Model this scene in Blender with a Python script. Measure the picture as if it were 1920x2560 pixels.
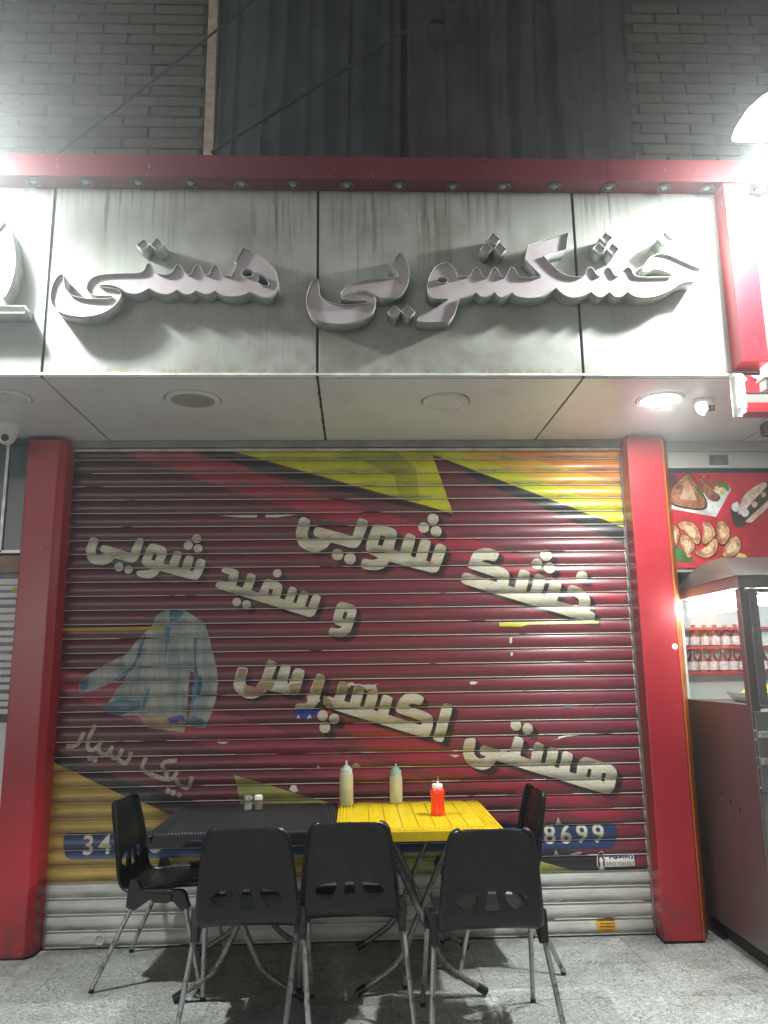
import bpy, bmesh, math, random
from mathutils import Vector, Matrix
from mathutils.geometry import tessellate_polygon
random.seed(7)
for o in list(bpy.data.objects): bpy.data.objects.remove(o)
SC = bpy.context.scene
COL = SC.collection

# ------------------------------------------------------------------ camera
cam = bpy.data.cameras.new('camera'); camo = bpy.data.objects.new('camera', cam); COL.objects.link(camo)
cam.sensor_fit = 'AUTO'; cam.sensor_width = 36; cam.lens = 27.595; cam.clip_end = 200
pi_, ya_, ro_ = .1957, .0377, -.0128
fw = Vector((math.sin(ya_)*math.cos(pi_), math.cos(ya_)*math.cos(pi_), math.sin(pi_)))
r_ = Vector((math.cos(ya_), -math.sin(ya_), 0)); u_ = r_.cross(fw)
R_ = math.cos(ro_)*r_ + math.sin(ro_)*u_; U_ = -math.sin(ro_)*r_ + math.cos(ro_)*u_
m = Matrix((R_, U_, -fw)).transposed().to_4x4(); m.translation = Vector((-.0272, -4.7881, 1.5))
camo.matrix_world = m
SC.camera = camo
SC.render.resolution_x = 768; SC.render.resolution_y = 1024

# ------------------------------------------------------------------ night sky
W = bpy.data.worlds.new('World'); SC.world = W; W.use_nodes = True
wn = W.node_tree.nodes; wl = W.node_tree.links
sky = wn.new('ShaderNodeTexSky'); sky.sky_type = 'NISHITA'; sky.sun_disc = False
sky.sun_elevation = math.radians(4); sky.sun_rotation = math.radians(200)
bg = wn['Background']; bg.inputs['Strength'].default_value = 0.05
hsv = wn.new('ShaderNodeHueSaturation'); hsv.inputs['Saturation'].default_value = .12
wl.new(sky.outputs[0], hsv.inputs['Color']); wl.new(hsv.outputs[0], bg.inputs['Color'])
FLOOD_W = 100.0        # each floodlight, watts
DOWN_E = 280.0          # lit ceiling downlight, emission
CART_E = 20.0          # tube inside the food cart
SC.view_settings.view_transform = 'Standard'; SC.view_settings.look = 'None'
SC.view_settings.exposure = 0.62; SC.view_settings.gamma = 1.0; SC.view_settings.use_curve_mapping = False
SC.cycles.max_bounces = 4; SC.cycles.volume_bounces = 0; SC.cycles.adaptive_threshold = .05; SC.cycles.diffuse_bounces = 3; SC.cycles.glossy_bounces = 2; SC.cycles.transmission_bounces = 4; SC.cycles.sample_clamp_indirect = 6.0
# ------------------------------------------------------------------ traced outlines in metres x 1000: x, z, sharp-corner flag
LETTERS = [{"o":[[-1642,2292,0],[-1621,2306,0],[-1586,2291,0],[-1591,2261,0],[-1603,2218,0],[-1594,2190,0],[-1531,2193,1],[-1565,2208,0],[-1574,2223,0],[-1563,2253,0],[-1544,2251,0],[-1391,2202,1],[-1358,2292,0],[-1339,2296,0],[-1313,2284,0],[-1336,2184,0],[-1352,2151,0],[-1376,2142,0],[-1483,2171,1],[-1508,2140,0],[-1566,2125,0],[-1621,2141,0],[-1652,2174,0],[-1660,2221,0],[-1650,2267,0]],"h":[],"d":[[-1456,2117,27],[-1398,2100,25]]},{"o":[[-1291,2234,0],[-1275,2259,0],[-1253,2261,0],[-1183,2236,0],[-1170,2215,0],[-1173,2188,0],[-1191,2135,1],[-1156,2127,1],[-1132,2207,0],[-1115,2217,0],[-1080,2203,0],[-1084,2179,0],[-1104,2112,1],[-1079,2108,1],[-1057,2182,0],[-1043,2189,0],[-1008,2176,0],[-1009,2151,0],[-1029,2091,1],[-1012,2088,1],[-985,2161,0],[-968,2167,0],[-934,2151,0],[-937,2131,0],[-959,2066,0],[-976,2039,0],[-1000,2032,0],[-1209,2092,1],[-1229,2058,0],[-1268,2044,0],[-1312,2049,0],[-1347,2067,0],[-1349,2089,0],[-1334,2094,0],[-1261,2102,1],[-1301,2116,0],[-1319,2139,0],[-1320,2164,0],[-1305,2204,0]],"h":[[[-1251,2206,1],[-1229,2199,1],[-1241,2152,1],[-1263,2161,1]]],"d":[[-995,2287,27],[-1044,2246,28],[-984,2226,27]]},{"o":[[-841,2087,0],[-833,2110,0],[-816,2118,0],[-737,2092,0],[-733,2068,0],[-749,2000,1],[-708,1983,1],[-684,2059,0],[-667,2076,0],[-631,2062,0],[-631,2041,0],[-656,1968,1],[-609,1953,1],[-581,2023,0],[-564,2038,0],[-541,2036,0],[-476,2008,0],[-467,1981,0],[-484,1919,1],[-455,1910,1],[-429,1981,0],[-412,1991,0],[-380,1976,0],[-382,1951,0],[-405,1893,1],[-385,1887,1],[-362,1957,0],[-345,1967,0],[-308,1950,0],[-312,1930,0],[-333,1869,1],[-313,1864,1],[-286,1936,0],[-272,1944,0],[-235,1929,0],[-239,1909,0],[-268,1828,0],[-283,1808,0],[-306,1804,0],[-868,1985,0],[-874,2005,0],[-860,2030,0],[-843,2032,0],[-802,2024,1],[-790,2065,1],[-832,2078,0]],"h":[[[-546,1979,1],[-524,1973,1],[-536,1934,1],[-557,1941,1]]],"d":[[-501,2071,26],[-742,1898,26],[-683,1881,27]]},{"o":[[-149,1850,0],[-137,1882,0],[-108,1895,0],[-32,1872,0],[-18,1849,0],[-24,1820,0],[-51,1728,0],[-74,1694,0],[-126,1680,0],[-178,1689,0],[-193,1703,0],[-183,1735,0],[-169,1741,0],[-132,1730,0],[-107,1744,1],[-155,1761,0],[-165,1787,0]],"h":[[[-96,1835,1],[-75,1829,1],[-88,1789,1],[-108,1795,1]]],"d":[]},{"o":[[-372,2399,0],[-350,2423,0],[-302,2398,0],[-306,2363,0],[-322,2310,0],[-312,2278,0],[-240,2284,1],[-276,2297,0],[-285,2316,0],[-275,2351,0],[-253,2357,0],[-44,2295,1],[-9,2403,0],[9,2410,0],[56,2390,0],[50,2358,0],[12,2263,0],[-11,2226,0],[-42,2220,0],[-175,2258,1],[-203,2221,0],[-259,2197,0],[-314,2203,0],[-370,2238,0],[-392,2291,0],[-390,2342,0]],"h":[],"d":[[-135,2183,36],[-59,2157,36]]},{"o":[[75,2345,0],[90,2367,0],[116,2372,0],[215,2344,0],[234,2312,0],[227,2281,0],[207,2212,1],[248,2199,1],[281,2299,0],[300,2315,0],[349,2296,0],[342,2261,0],[314,2170,1],[342,2160,1],[377,2273,0],[396,2284,0],[443,2264,0],[436,2235,0],[407,2140,1],[433,2131,1],[470,2238,0],[493,2250,0],[537,2225,0],[532,2203,0],[492,2097,0],[472,2069,0],[441,2066,0],[181,2138,1],[156,2102,0],[119,2087,0],[75,2083,0],[20,2094,0],[4,2110,0],[17,2153,0],[32,2158,0],[76,2144,0],[115,2159,1],[51,2191,0],[38,2219,0],[39,2244,0]],"h":[[[130,2302,1],[162,2291,1],[139,2232,1],[111,2242,1]]],"d":[[457,2401,35],[398,2348,34],[474,2324,35]]},{"o":[[698,2184,0],[727,2209,0],[772,2218,0],[816,2215,0],[862,2191,0],[858,2169,0],[837,2133,0],[821,2133,0],[774,2146,0],[749,2134,1],[877,2097,0],[910,2074,0],[921,2044,0],[917,2017,0],[907,1984,1],[946,1971,1],[981,2074,0],[998,2086,0],[1047,2065,0],[1045,2038,0],[1016,1947,1],[1041,1941,1],[1074,2043,0],[1088,2056,0],[1143,2037,0],[1140,2009,0],[1110,1922,1],[1137,1913,1],[1169,2009,0],[1186,2021,0],[1239,1997,0],[1233,1965,0],[1203,1888,1],[1335,1852,1],[1342,1882,0],[1334,1903,0],[1304,1917,0],[1269,1931,0],[1274,1970,0],[1295,1986,0],[1341,1972,0],[1378,1947,0],[1404,1914,0],[1411,1881,0],[1401,1824,1],[1428,1816,0],[1436,1797,0],[1427,1760,1],[1366,1761,1],[629,1997,0],[617,2019,0],[625,2052,0],[645,2068,0],[838,2006,1],[847,2029,1],[670,2093,0],[665,2107,0],[678,2145,0]],"h":[],"d":[[1152,2169,37],[1093,2116,34],[1170,2090,35],[1367,2033,36]]},{"o":[[-728,1509,0],[-719,1518,0],[-668,1510,0],[-665,1496,0],[-681,1444,0],[-680,1418,0],[-665,1396,0],[-617,1392,1],[-599,1429,0],[-584,1447,0],[-557,1538,0],[-545,1558,0],[-496,1539,0],[-498,1513,0],[-526,1442,1],[-497,1434,1],[-474,1518,0],[-460,1533,0],[-414,1519,0],[-416,1493,0],[-434,1422,1],[-424,1414,1],[-396,1493,0],[-377,1508,0],[-331,1492,0],[-331,1473,0],[-356,1383,0],[-359,1369,1],[-366,1364,1],[-371,1355,1],[-380,1348,1],[-400,1346,1],[-419,1353,1],[-448,1351,1],[-467,1357,1],[-487,1366,1],[-506,1367,1],[-545,1380,1],[-592,1341,0],[-645,1327,0],[-698,1340,0],[-737,1374,0],[-752,1412,0],[-748,1435,0]],"h":[],"d":[]},{"o":[[-270,1448,0],[-260,1469,0],[-241,1473,0],[-208,1454,0],[-209,1433,0],[-226,1381,0],[-233,1367,1],[-235,1348,1],[-243,1329,1],[-238,1310,1],[-250,1306,1],[-259,1289,1],[-281,1264,1],[-389,1268,0],[-386,1289,0],[-368,1303,0],[-327,1296,0],[-308,1316,0],[-322,1337,0],[-305,1349,0],[-294,1387,1],[-284,1405,0]],"h":[],"d":[[-224,1228,31],[-156,1207,31],[-211,1160,32]]},{"o":[[-207,1343,0],[-156,1327,1],[-129,1416,0],[-115,1428,0],[-71,1413,0],[-71,1394,0],[-98,1311,1],[-64,1299,1],[-37,1391,0],[-25,1398,0],[21,1383,0],[21,1364,0],[-4,1279,1],[18,1274,1],[45,1361,0],[60,1373,0],[106,1356,0],[98,1318,0],[78,1255,1],[100,1247,1],[128,1332,0],[142,1346,0],[191,1326,0],[188,1307,0],[162,1227,1],[355,1164,1],[363,1187,1],[209,1241,0],[206,1264,0],[225,1307,0],[254,1339,0],[294,1352,0],[337,1347,0],[376,1324,0],[373,1305,0],[355,1280,0],[336,1283,0],[297,1292,0],[278,1278,1],[389,1238,0],[420,1219,0],[430,1195,0],[426,1163,0],[402,1098,0],[385,1092,0],[361,1096,0],[-168,1263,1],[-192,1270,0],[-206,1275,0]],"h":[],"d":[]},{"o":[[485,1279,0],[504,1293,0],[547,1276,0],[545,1260,0],[486,1073,0],[469,1064,0],[428,1079,0],[426,1097,0]],"h":[],"d":[]},{"o":[[617,1085,0],[674,1087,0],[676,1070,0],[665,1016,0],[667,987,0],[699,964,0],[735,980,1],[697,995,0],[697,1021,0],[714,1047,0],[874,1001,1],[905,1087,0],[921,1095,0],[961,1077,0],[958,1057,0],[935,982,1],[995,959,1],[1021,1050,0],[1039,1062,0],[1082,1041,0],[1079,1021,0],[1054,942,1],[1079,934,1],[1107,1026,0],[1125,1034,0],[1165,1016,0],[1162,996,0],[1137,914,1],[1163,908,1],[1186,996,0],[1208,1006,0],[1249,986,0],[1245,966,0],[1220,887,1],[1260,875,1],[1283,954,0],[1311,970,0],[1341,965,0],[1477,923,0],[1505,888,0],[1502,848,0],[1473,775,0],[1454,761,0],[1418,762,0],[792,958,1],[769,920,0],[709,903,0],[644,922,0],[607,960,0],[597,1006,0],[604,1057,0]],"h":[[[1333,903,1],[1354,899,1],[1341,851,1],[1320,860,1]],[[1415,878,1],[1438,875,1],[1427,825,1],[1408,832,1]]],"d":[[918,1156,32],[987,1134,32]]}]
STROKES = [[[-1606,1156],[-1619,1114],[-1646,1082],[-1675,1074],[-1703,1080]],[[-1543,1196],[-1587,1090],[-1575,1059],[-1548,1052],[-1525,1066],[-1501,1110]],[[-1520,1066],[-1504,1033],[-1474,1026],[-1451,1041],[-1436,1074]],[[-1448,1036],[-1435,1008],[-1406,1005],[-1377,1059]],[[-1401,998],[-1351,969],[-1328,1041]],[[-1244,1007],[-1264,954],[-1253,930],[-1096,870],[-1060,927]],[[-1118,879],[-1122,923],[-1151,959],[-1135,984],[-1065,987]],[[-1066,890],[-1052,853],[-994,828],[-972,898]]]
STROKE_DOTS = [[-1564,1009,16],[-1534,997,15],[-1109,822,16],[-1079,811,16],[-1044,797,15]]
GRAPH = [["red_band","v_red",1,0,[[-1499,2842,1],[-980,2841,1],[-219,2550,1],[868,2216,1],[1621,1913,1],[1617,1852,1],[740,2118,1],[-639,2540,1]]],["red_band","v_red",1,0,[[-476,1436,1],[230,1127,1],[1530,657,1],[1522,558,1],[134,982,1]]],["red_band","v_red2",1,0,[[-1895,1523,1],[-1555,1473,1],[-1130,1341,1],[-660,1209,1],[459,832,1],[-7,840,1],[-795,1031,1],[-1403,1243,1],[-1805,1407,1]]],["dark_band","v_dark",1,0,[[-1067,2841,1],[-844,2840,1],[5,2595,1],[581,2429,1],[570,2414,1],[5,2549,1],[-493,2679,1]]],["dark_band","v_dark",1,0,[[486,2808,1],[506,2798,1],[1678,2344,1],[1670,2231,1],[1204,2446,1],[759,2636,1]]],["dark_band","v_dark",1,0,[[-1851,1070,1],[-1315,863,1],[-970,769,1],[-694,634,1],[-1379,785,1],[-1833,977,1]]],["dark_band","v_dark",1,0,[[798,551,1],[1828,281,1],[995,299,1],[793,432,1]]],["yellow_wedge","v_lime",2,0,[[-855,2887,1],[488,2910,1],[465,2806,1],[581,2437,1]]],["yellow_wedge","v_lime2",3,20,[[-245,2886,1],[209,2885,1],[358,2728,1],[378,2509,1],[254,2528,1],[218,2677,1],[6,2781,1]]],["amber_wedge","v_lime",2,0,[[260,2911,1],[1721,2921,1],[1678,2342,1],[493,2805,1]]],["amber_wedge","v_amber",3,0,[[361,2911,1],[1721,2921,1],[1686,2451,1],[613,2836,1]]],["orange_wedge","v_orange",4,0,[[769,2910,1],[1721,2921,1],[1699,2624,1],[919,2836,1]]],["gold_wedge","v_gold",2,0,[[-1857,1004,1],[-1388,811,1],[-1175,729,1],[-874,605,1],[-146,472,1],[-146,260,1],[-1883,298,1]]],["lime_wedge","v_olive",2,0,[[-734,903,1],[-146,726,1],[-686,720,1]]],["lime_wedge","v_olive",2,0,[[-191,495,1],[887,456,1],[1009,404,1],[1228,337,1],[-191,324,1]]],["blue_bar","v_blue",3,40,[[-1686,603,0],[-829,597,0],[1455,601,0],[1484,579,0],[1473,487,0],[1441,462,0],[219,461,0],[-915,460,0],[-1641,462,0],[-1675,482,0],[-1685,567,0]]],["shirt","v_shirt",3,25,[[-1237,1770,0],[-1222,1821,0],[-1172,1855,0],[-1121,1866,0],[-1052,1854,0],[-999,1819,0],[-946,1788,0],[-919,1753,0],[-886,1633,0],[-857,1532,0],[-840,1447,0],[-847,1348,0],[-870,1257,0],[-909,1163,0],[-1014,1177,1],[-1001,1259,0],[-991,1350,0],[-983,1483,1],[-1005,1496,1],[-1011,1433,0],[-1013,1366,0],[-1022,1161,0],[-1034,1145,1],[-1135,1159,0],[-1244,1173,1],[-1297,1243,0],[-1398,1244,0],[-1507,1266,1],[-1454,1356,0],[-1407,1422,0],[-1368,1488,1],[-1425,1447,0],[-1523,1407,0],[-1639,1371,1],[-1655,1437,1],[-1603,1482,0],[-1506,1540,0],[-1382,1597,0],[-1319,1689,0],[-1269,1731,0]]],["shirt_fold","v_sblue",4,25,[[-1146,1859,0],[-1052,1849,0],[-1063,1815,0],[-1130,1777,0],[-1144,1807,0]]],["shirt_fold","v_sblue",4,25,[[-1168,1756,0],[-1125,1756,0],[-1135,1679,0],[-1145,1620,0],[-1163,1527,1],[-1158,1620,0]]],["shirt_fold","v_sblue",4,25,[[-994,1686,0],[-973,1686,0],[-974,1584,0],[-967,1499,0],[-935,1440,0],[-937,1365,0],[-982,1316,0],[-996,1259,1],[-991,1350,0],[-983,1483,0]]],["shirt_fold","v_sblue",4,25,[[-1004,1243,0],[-911,1217,0],[-914,1168,0],[-1010,1177,0]]],["shirt_fold","v_sblue",4,25,[[-1655,1437,0],[-1602,1457,0],[-1598,1391,0],[-1634,1371,0]]],["shirt_fold","v_sblue",4,25,[[-1274,1731,0],[-1284,1681,0],[-1305,1579,0],[-1344,1504,0],[-1433,1447,0],[-1507,1415,1],[-1410,1480,0],[-1337,1546,0],[-1308,1638,0]]],["shirt_fold","v_sblue",4,25,[[-1507,1266,0],[-1493,1315,0],[-1402,1339,0],[-1284,1321,0],[-1283,1288,0],[-1398,1248,0]]],["shirt_fold","v_sblue",4,25,[[-1230,1415,1],[-1269,1353,0],[-1283,1288,0],[-1258,1287,0],[-1248,1361,0]]],["shirt_fold","v_sblue",4,25,[[-952,1449,0],[-941,1482,0],[-930,1415,0],[-949,1349,0],[-966,1366,0]]],["torn_patch","v_brown",5,0,[[-1297,1243,1],[-1025,1244,1],[-1027,1169,1],[-1244,1173,1]]],["torn_patch","v_tornblue",6,0,[[-1141,1208,1],[-1121,1229,1],[-1088,1234,1],[-1059,1242,1],[-1029,1236,1],[-1026,1210,1],[-1041,1204,1],[-1049,1219,1],[-1070,1198,1],[-1112,1203,1],[-1121,1216,1]]],["yellow_strip","v_gold",6,0,[[-1826,1736,1],[-1828,1755,1],[-1305,1757,1],[-1164,1756,1],[-1166,1737,1]]],["yellow_strip","v_lime",6,0,[[844,1760,1],[1454,1760,1],[1453,1748,1],[1015,1744,1],[982,1733,1],[843,1737,1]]],["torn_patch","v_tornblue",5,0,[[-389,1263,1],[-245,1258,1],[-269,1226,1],[-302,1206,1],[-321,1208,1],[-345,1211,1],[-362,1210,1],[-384,1219,1]]],["torn_patch","v_cream",6,0,[[-377,1216,1],[-367,1236,1],[-355,1213,1]]],["torn_patch","v_cream",6,0,[[-317,1208,1],[-301,1237,1],[-288,1217,1]]],["torn_patch","v_brown",6,30,[[-218,1343,1],[-192,1331,0],[-165,1300,0],[-160,1272,1],[-221,1291,1]]],["torn_patch","v_brown",6,0,[[-721,1504,1],[-670,1503,1],[-680,1463,1],[-727,1459,1]]],["torn_patch","v_brown",6,0,[[-685,1413,1],[-617,1391,1],[-594,1424,1],[-507,1422,1],[-521,1385,1],[-564,1376,1],[-597,1344,1],[-679,1347,1],[-692,1383,1]]],["torn_patch","v_brown",6,0,[[-420,1407,1],[-350,1420,1],[-354,1383,1],[-380,1349,1],[-414,1353,1]]],["torn_patch","v_brown",6,0,[[-274,1424,1],[-214,1424,1],[-231,1376,1],[-260,1358,1],[-291,1372,1]]],["torn_patch","v_brown",6,0,[[-127,1416,1],[-115,1426,1],[-72,1413,1],[-79,1356,1],[-128,1355,1]]],["torn_patch","v_brown",6,0,[[-31,1392,1],[-8,1398,1],[21,1383,1],[21,1364,1],[-32,1358,1]]],["torn_patch","v_cream",6,0,[[-71,1420,1],[-61,1413,1],[-52,1420,1],[-32,1405,1],[-18,1407,1],[2,1404,1],[21,1400,1],[51,1404,1],[70,1400,1],[102,1405,1],[89,1394,1],[101,1372,1],[99,1356,1],[60,1375,1],[40,1368,1],[16,1390,1],[-8,1400,1],[-37,1398,1],[-57,1401,1],[-65,1386,1],[-71,1389,1]]],["torn_patch","v_cream",6,0,[[1167,1086,1],[1216,1092,1],[1307,1093,1],[1216,1085,1],[1173,1074,1],[1109,1061,1],[1170,1076,1]]],["torn_patch","v_cream",6,0,[[1124,597,1],[1140,638,1],[1158,595,1]]],["torn_patch","v_cream",6,0,[[1105,429,1],[1116,460,1],[1136,430,1]]],["torn_patch","v_cream",6,0,[[1190,433,1],[1220,440,1],[1237,447,1],[1267,447,1],[1270,435,1],[1253,431,1],[1219,426,1]]],["torn_patch","v_cream",6,0,[[-864,2432,1],[-632,2434,1],[-631,2416,1],[-740,2417,1]]],["torn_patch","v_cream",6,0,[[-580,2434,1],[-377,2436,1],[-512,2415,1],[-576,2416,1]]],["torn_patch","v_cream",6,0,[[-1815,2261,1],[-1754,2264,1],[-1802,2220,1],[-1814,2225,1]]],["torn_patch","v_cream",6,0,[[902,1665,1],[920,1672,1],[914,1634,1],[900,1634,1]]],["torn_patch","v_cream",6,0,[[905,1580,1],[920,1580,1],[915,1558,1],[904,1558,1]]],["torn_patch","v_cream",6,0,[[-843,1088,1],[-769,1088,1],[-791,1074,1],[-817,1077,1]]],["torn_patch","v_cream",6,0,[[-259,931,1],[-252,948,1],[-242,944,1],[-239,929,1]]],["torn_patch","v_cream",6,0,[[-415,817,1],[-402,841,1],[-377,839,1],[-363,807,1],[-389,800,1]]],["torn_patch","v_cream",6,0,[[-57,943,1],[-26,961,1],[0,935,1],[-44,933,1]]],["torn_patch","v_cream",6,0,[[517,994,1],[579,990,1],[552,979,1]]],["torn_patch","v_cream",6,0,[[651,1411,1],[674,1414,1],[701,1407,1],[682,1394,1],[653,1395,1]]],["torn_patch","v_tornblue",6,0,[[1217,1260,1],[1264,1260,1],[1223,1244,1]]]]
STICKER = [[1402,413,1],[1571,421,1],[1569,363,1],[1400,361,1]]
EMBLEM = [[1358,423,0],[1377,453,0],[1395,440,0],[1398,417,0],[1402,378,0],[1395,353,0],[1366,348,0],[1352,363,0],[1350,390,0]]
DIG = [["3",-1.544,0.488],["4",-1.451,0.49],["4",-1.357,0.49],["8",-1.169,0.491],["8",1.086,0.493],["6",1.181,0.493],["9",1.275,0.494],["9",1.37,0.494]]
FLET = [[[[-1447,3398,0],[-1473,3373,0],[-1489,3318,0],[-1492,3273,0],[-1479,3228,0],[-1446,3195,0],[-1387,3175,0],[-1321,3169,0],[-1256,3180,0],[-1200,3209,0],[-1165,3248,0],[-1149,3288,0],[-1156,3306,0],[-1177,3318,0],[-1215,3324,0],[-1250,3327,0],[-1263,3334,1],[-1232,3339,0],[-1190,3333,0],[-1157,3320,0],[-1135,3302,0],[-1114,3293,0],[-1089,3290,0],[-1056,3296,0],[-1021,3321,1],[-981,3298,0],[-948,3288,0],[-915,3291,0],[-886,3314,1],[-861,3297,0],[-839,3288,0],[-815,3290,0],[-794,3311,1],[-756,3292,0],[-731,3289,0],[-701,3309,1],[-677,3289,0],[-647,3280,0],[-606,3278,0],[-564,3287,0],[-533,3304,1],[-480,3278,0],[-442,3272,0],[-421,3288,0],[-401,3320,0],[-395,3365,0],[-402,3407,0],[-432,3453,0],[-484,3499,0],[-535,3529,0],[-570,3542,1],[-612,3465,1],[-603,3456,1],[-619,3419,0],[-625,3388,1],[-659,3389,0],[-674,3400,0],[-687,3437,0],[-702,3448,0],[-717,3441,0],[-727,3418,0],[-734,3395,0],[-751,3393,0],[-764,3404,0],[-774,3436,0],[-787,3450,0],[-803,3445,0],[-812,3422,0],[-822,3395,0],[-843,3395,0],[-861,3422,0],[-875,3450,0],[-891,3449,0],[-903,3431,0],[-915,3403,0],[-944,3394,0],[-981,3396,0],[-1003,3417,0],[-1013,3449,0],[-1028,3458,0],[-1042,3444,0],[-1049,3416,0],[-1069,3402,0],[-1152,3399,0],[-1227,3397,0],[-1285,3386,0],[-1316,3360,0],[-1324,3324,0],[-1312,3296,0],[-1287,3281,0],[-1245,3279,0],[-1200,3280,1],[-1191,3272,1],[-1228,3265,0],[-1294,3265,0],[-1352,3271,0],[-1399,3289,0],[-1423,3318,0],[-1430,3359,0],[-1430,3391,0]],[[[-576,3404,0],[-569,3419,0],[-548,3425,0],[-528,3420,0],[-520,3404,0],[-527,3388,0],[-548,3382,0],[-568,3388,0]],[[-489,3390,1],[-474,3392,0],[-452,3374,0],[-442,3351,0],[-447,3336,0],[-468,3339,1],[-497,3354,1]]]],[[[-214,3379,0],[-235,3361,0],[-252,3319,0],[-261,3269,0],[-255,3220,0],[-237,3183,0],[-206,3157,0],[-150,3140,0],[-87,3137,0],[-31,3145,0],[25,3165,0],[60,3195,0],[78,3233,0],[84,3267,0],[75,3290,0],[54,3304,0],[19,3310,0],[-6,3308,0],[-15,3311,1],[12,3316,0],[40,3311,0],[68,3298,0],[89,3280,0],[111,3273,1],[160,3277,0],[210,3297,0],[235,3337,0],[247,3383,0],[250,3422,0],[241,3468,0],[224,3503,0],[202,3522,1],[174,3491,0],[146,3448,1],[177,3429,0],[196,3392,1],[147,3382,0],[90,3378,0],[34,3374,0],[-16,3362,0],[-58,3343,0],[-83,3320,0],[-92,3301,0],[-87,3278,0],[-69,3267,0],[-31,3261,0],[36,3261,1],[40,3253,1],[19,3246,0],[-38,3240,0],[-108,3242,0],[-157,3255,0],[-185,3277,0],[-196,3308,0],[-196,3350,0],[-203,3376,0]],[]],[[[420,3467,0],[388,3457,0],[362,3430,0],[343,3387,0],[333,3345,0],[336,3307,0],[348,3280,0],[372,3273,0],[408,3271,0],[441,3273,1],[415,3254,0],[364,3219,0],[314,3193,0],[289,3179,0],[278,3162,0],[283,3153,0],[320,3149,0],[369,3148,0],[437,3153,1],[462,3186,0],[481,3231,0],[491,3273,1],[518,3279,0],[551,3281,0],[574,3308,1],[593,3285,0],[622,3281,0],[644,3289,0],[666,3309,1],[686,3282,0],[715,3278,0],[737,3290,0],[753,3309,1],[772,3286,0],[818,3278,0],[879,3280,0],[926,3295,0],[974,3334,1],[1003,3300,0],[1040,3282,0],[1078,3282,0],[1118,3296,0],[1148,3314,1],[1168,3292,0],[1190,3284,0],[1214,3292,0],[1240,3315,1],[1260,3289,0],[1286,3283,0],[1310,3297,0],[1333,3315,1],[1356,3292,0],[1394,3284,0],[1449,3285,0],[1504,3301,0],[1553,3327,0],[1594,3356,0],[1634,3371,0],[1679,3374,1],[1713,3445,1],[1674,3461,0],[1621,3486,0],[1576,3511,0],[1538,3523,0],[1499,3525,0],[1467,3510,0],[1441,3485,0],[1419,3451,0],[1412,3430,0],[1424,3419,0],[1444,3426,0],[1469,3439,0],[1500,3437,0],[1530,3425,0],[1565,3410,1],[1555,3398,1],[1496,3397,0],[1434,3395,0],[1388,3398,0],[1369,3409,0],[1363,3434,0],[1349,3449,0],[1333,3449,0],[1317,3434,0],[1303,3409,0],[1287,3398,0],[1272,3404,0],[1262,3429,0],[1251,3446,0],[1236,3448,0],[1219,3433,0],[1210,3408,0],[1194,3398,0],[1179,3412,0],[1169,3437,0],[1158,3448,0],[1143,3448,0],[1130,3428,0],[1123,3403,0],[1101,3395,0],[1078,3393,0],[1039,3399,0],[1002,3419,0],[965,3452,0],[936,3490,0],[923,3508,1],[1036,3541,1],[1055,3638,1],[843,3567,1],[826,3489,1],[904,3398,1],[869,3392,0],[816,3389,0],[793,3393,0],[782,3414,0],[772,3439,0],[757,3445,0],[747,3440,0],[739,3417,0],[727,3394,0],[712,3390,0],[698,3405,0],[689,3432,0],[678,3444,0],[664,3441,0],[652,3424,0],[644,3397,0],[629,3387,0],[612,3393,0],[602,3420,0],[590,3438,0],[574,3441,0],[563,3428,0],[551,3400,0],[533,3391,0],[490,3391,1],[483,3415,0],[470,3446,0],[445,3463,0]],[[[381,3372,0],[390,3384,0],[410,3387,0],[430,3384,0],[438,3373,0],[429,3361,0],[409,3359,0],[389,3361,0]]]]]
FDOT = [[[-1059,3585,1],[-1093,3549,1],[-1054,3518,1],[-1025,3552,1]],[[-997,3590,1],[-1023,3551,1],[-989,3518,1],[-954,3553,1]],[[172,3241,1],[138,3201,1],[171,3169,1],[203,3206,1]],[[236,3241,1],[204,3206,1],[234,3170,1],[272,3201,1]],[[673,3632,1],[637,3593,1],[672,3562,1],[708,3595,1]],[[639,3577,1],[603,3541,1],[638,3510,1],[669,3545,1]],[[702,3579,1],[671,3545,1],[703,3507,1],[737,3542,1]],[[1243,3641,1],[1209,3607,1],[1240,3573,1],[1278,3610,1]],[[1206,3584,1],[1170,3548,1],[1205,3513,1],[1237,3546,1]],[[1276,3581,1],[1240,3546,1],[1271,3509,1],[1308,3547,1]],[[1551,3649,1],[1503,3604,1],[1541,3561,1],[1591,3606,1]]]
FEXT = [[[-1737,3670,1],[-1707,3633,0],[-1683,3559,0],[-1670,3485,0],[-1667,3412,0],[-1678,3340,0],[-1694,3285,0],[-1713,3263,1],[-1747,3285,0],[-1778,3357,0],[-1793,3448,0],[-1790,3558,0],[-1768,3637,0]],[[-1962,3228,1],[-1606,3229,1],[-1603,3187,1],[-1958,3186,1]]]
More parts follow.
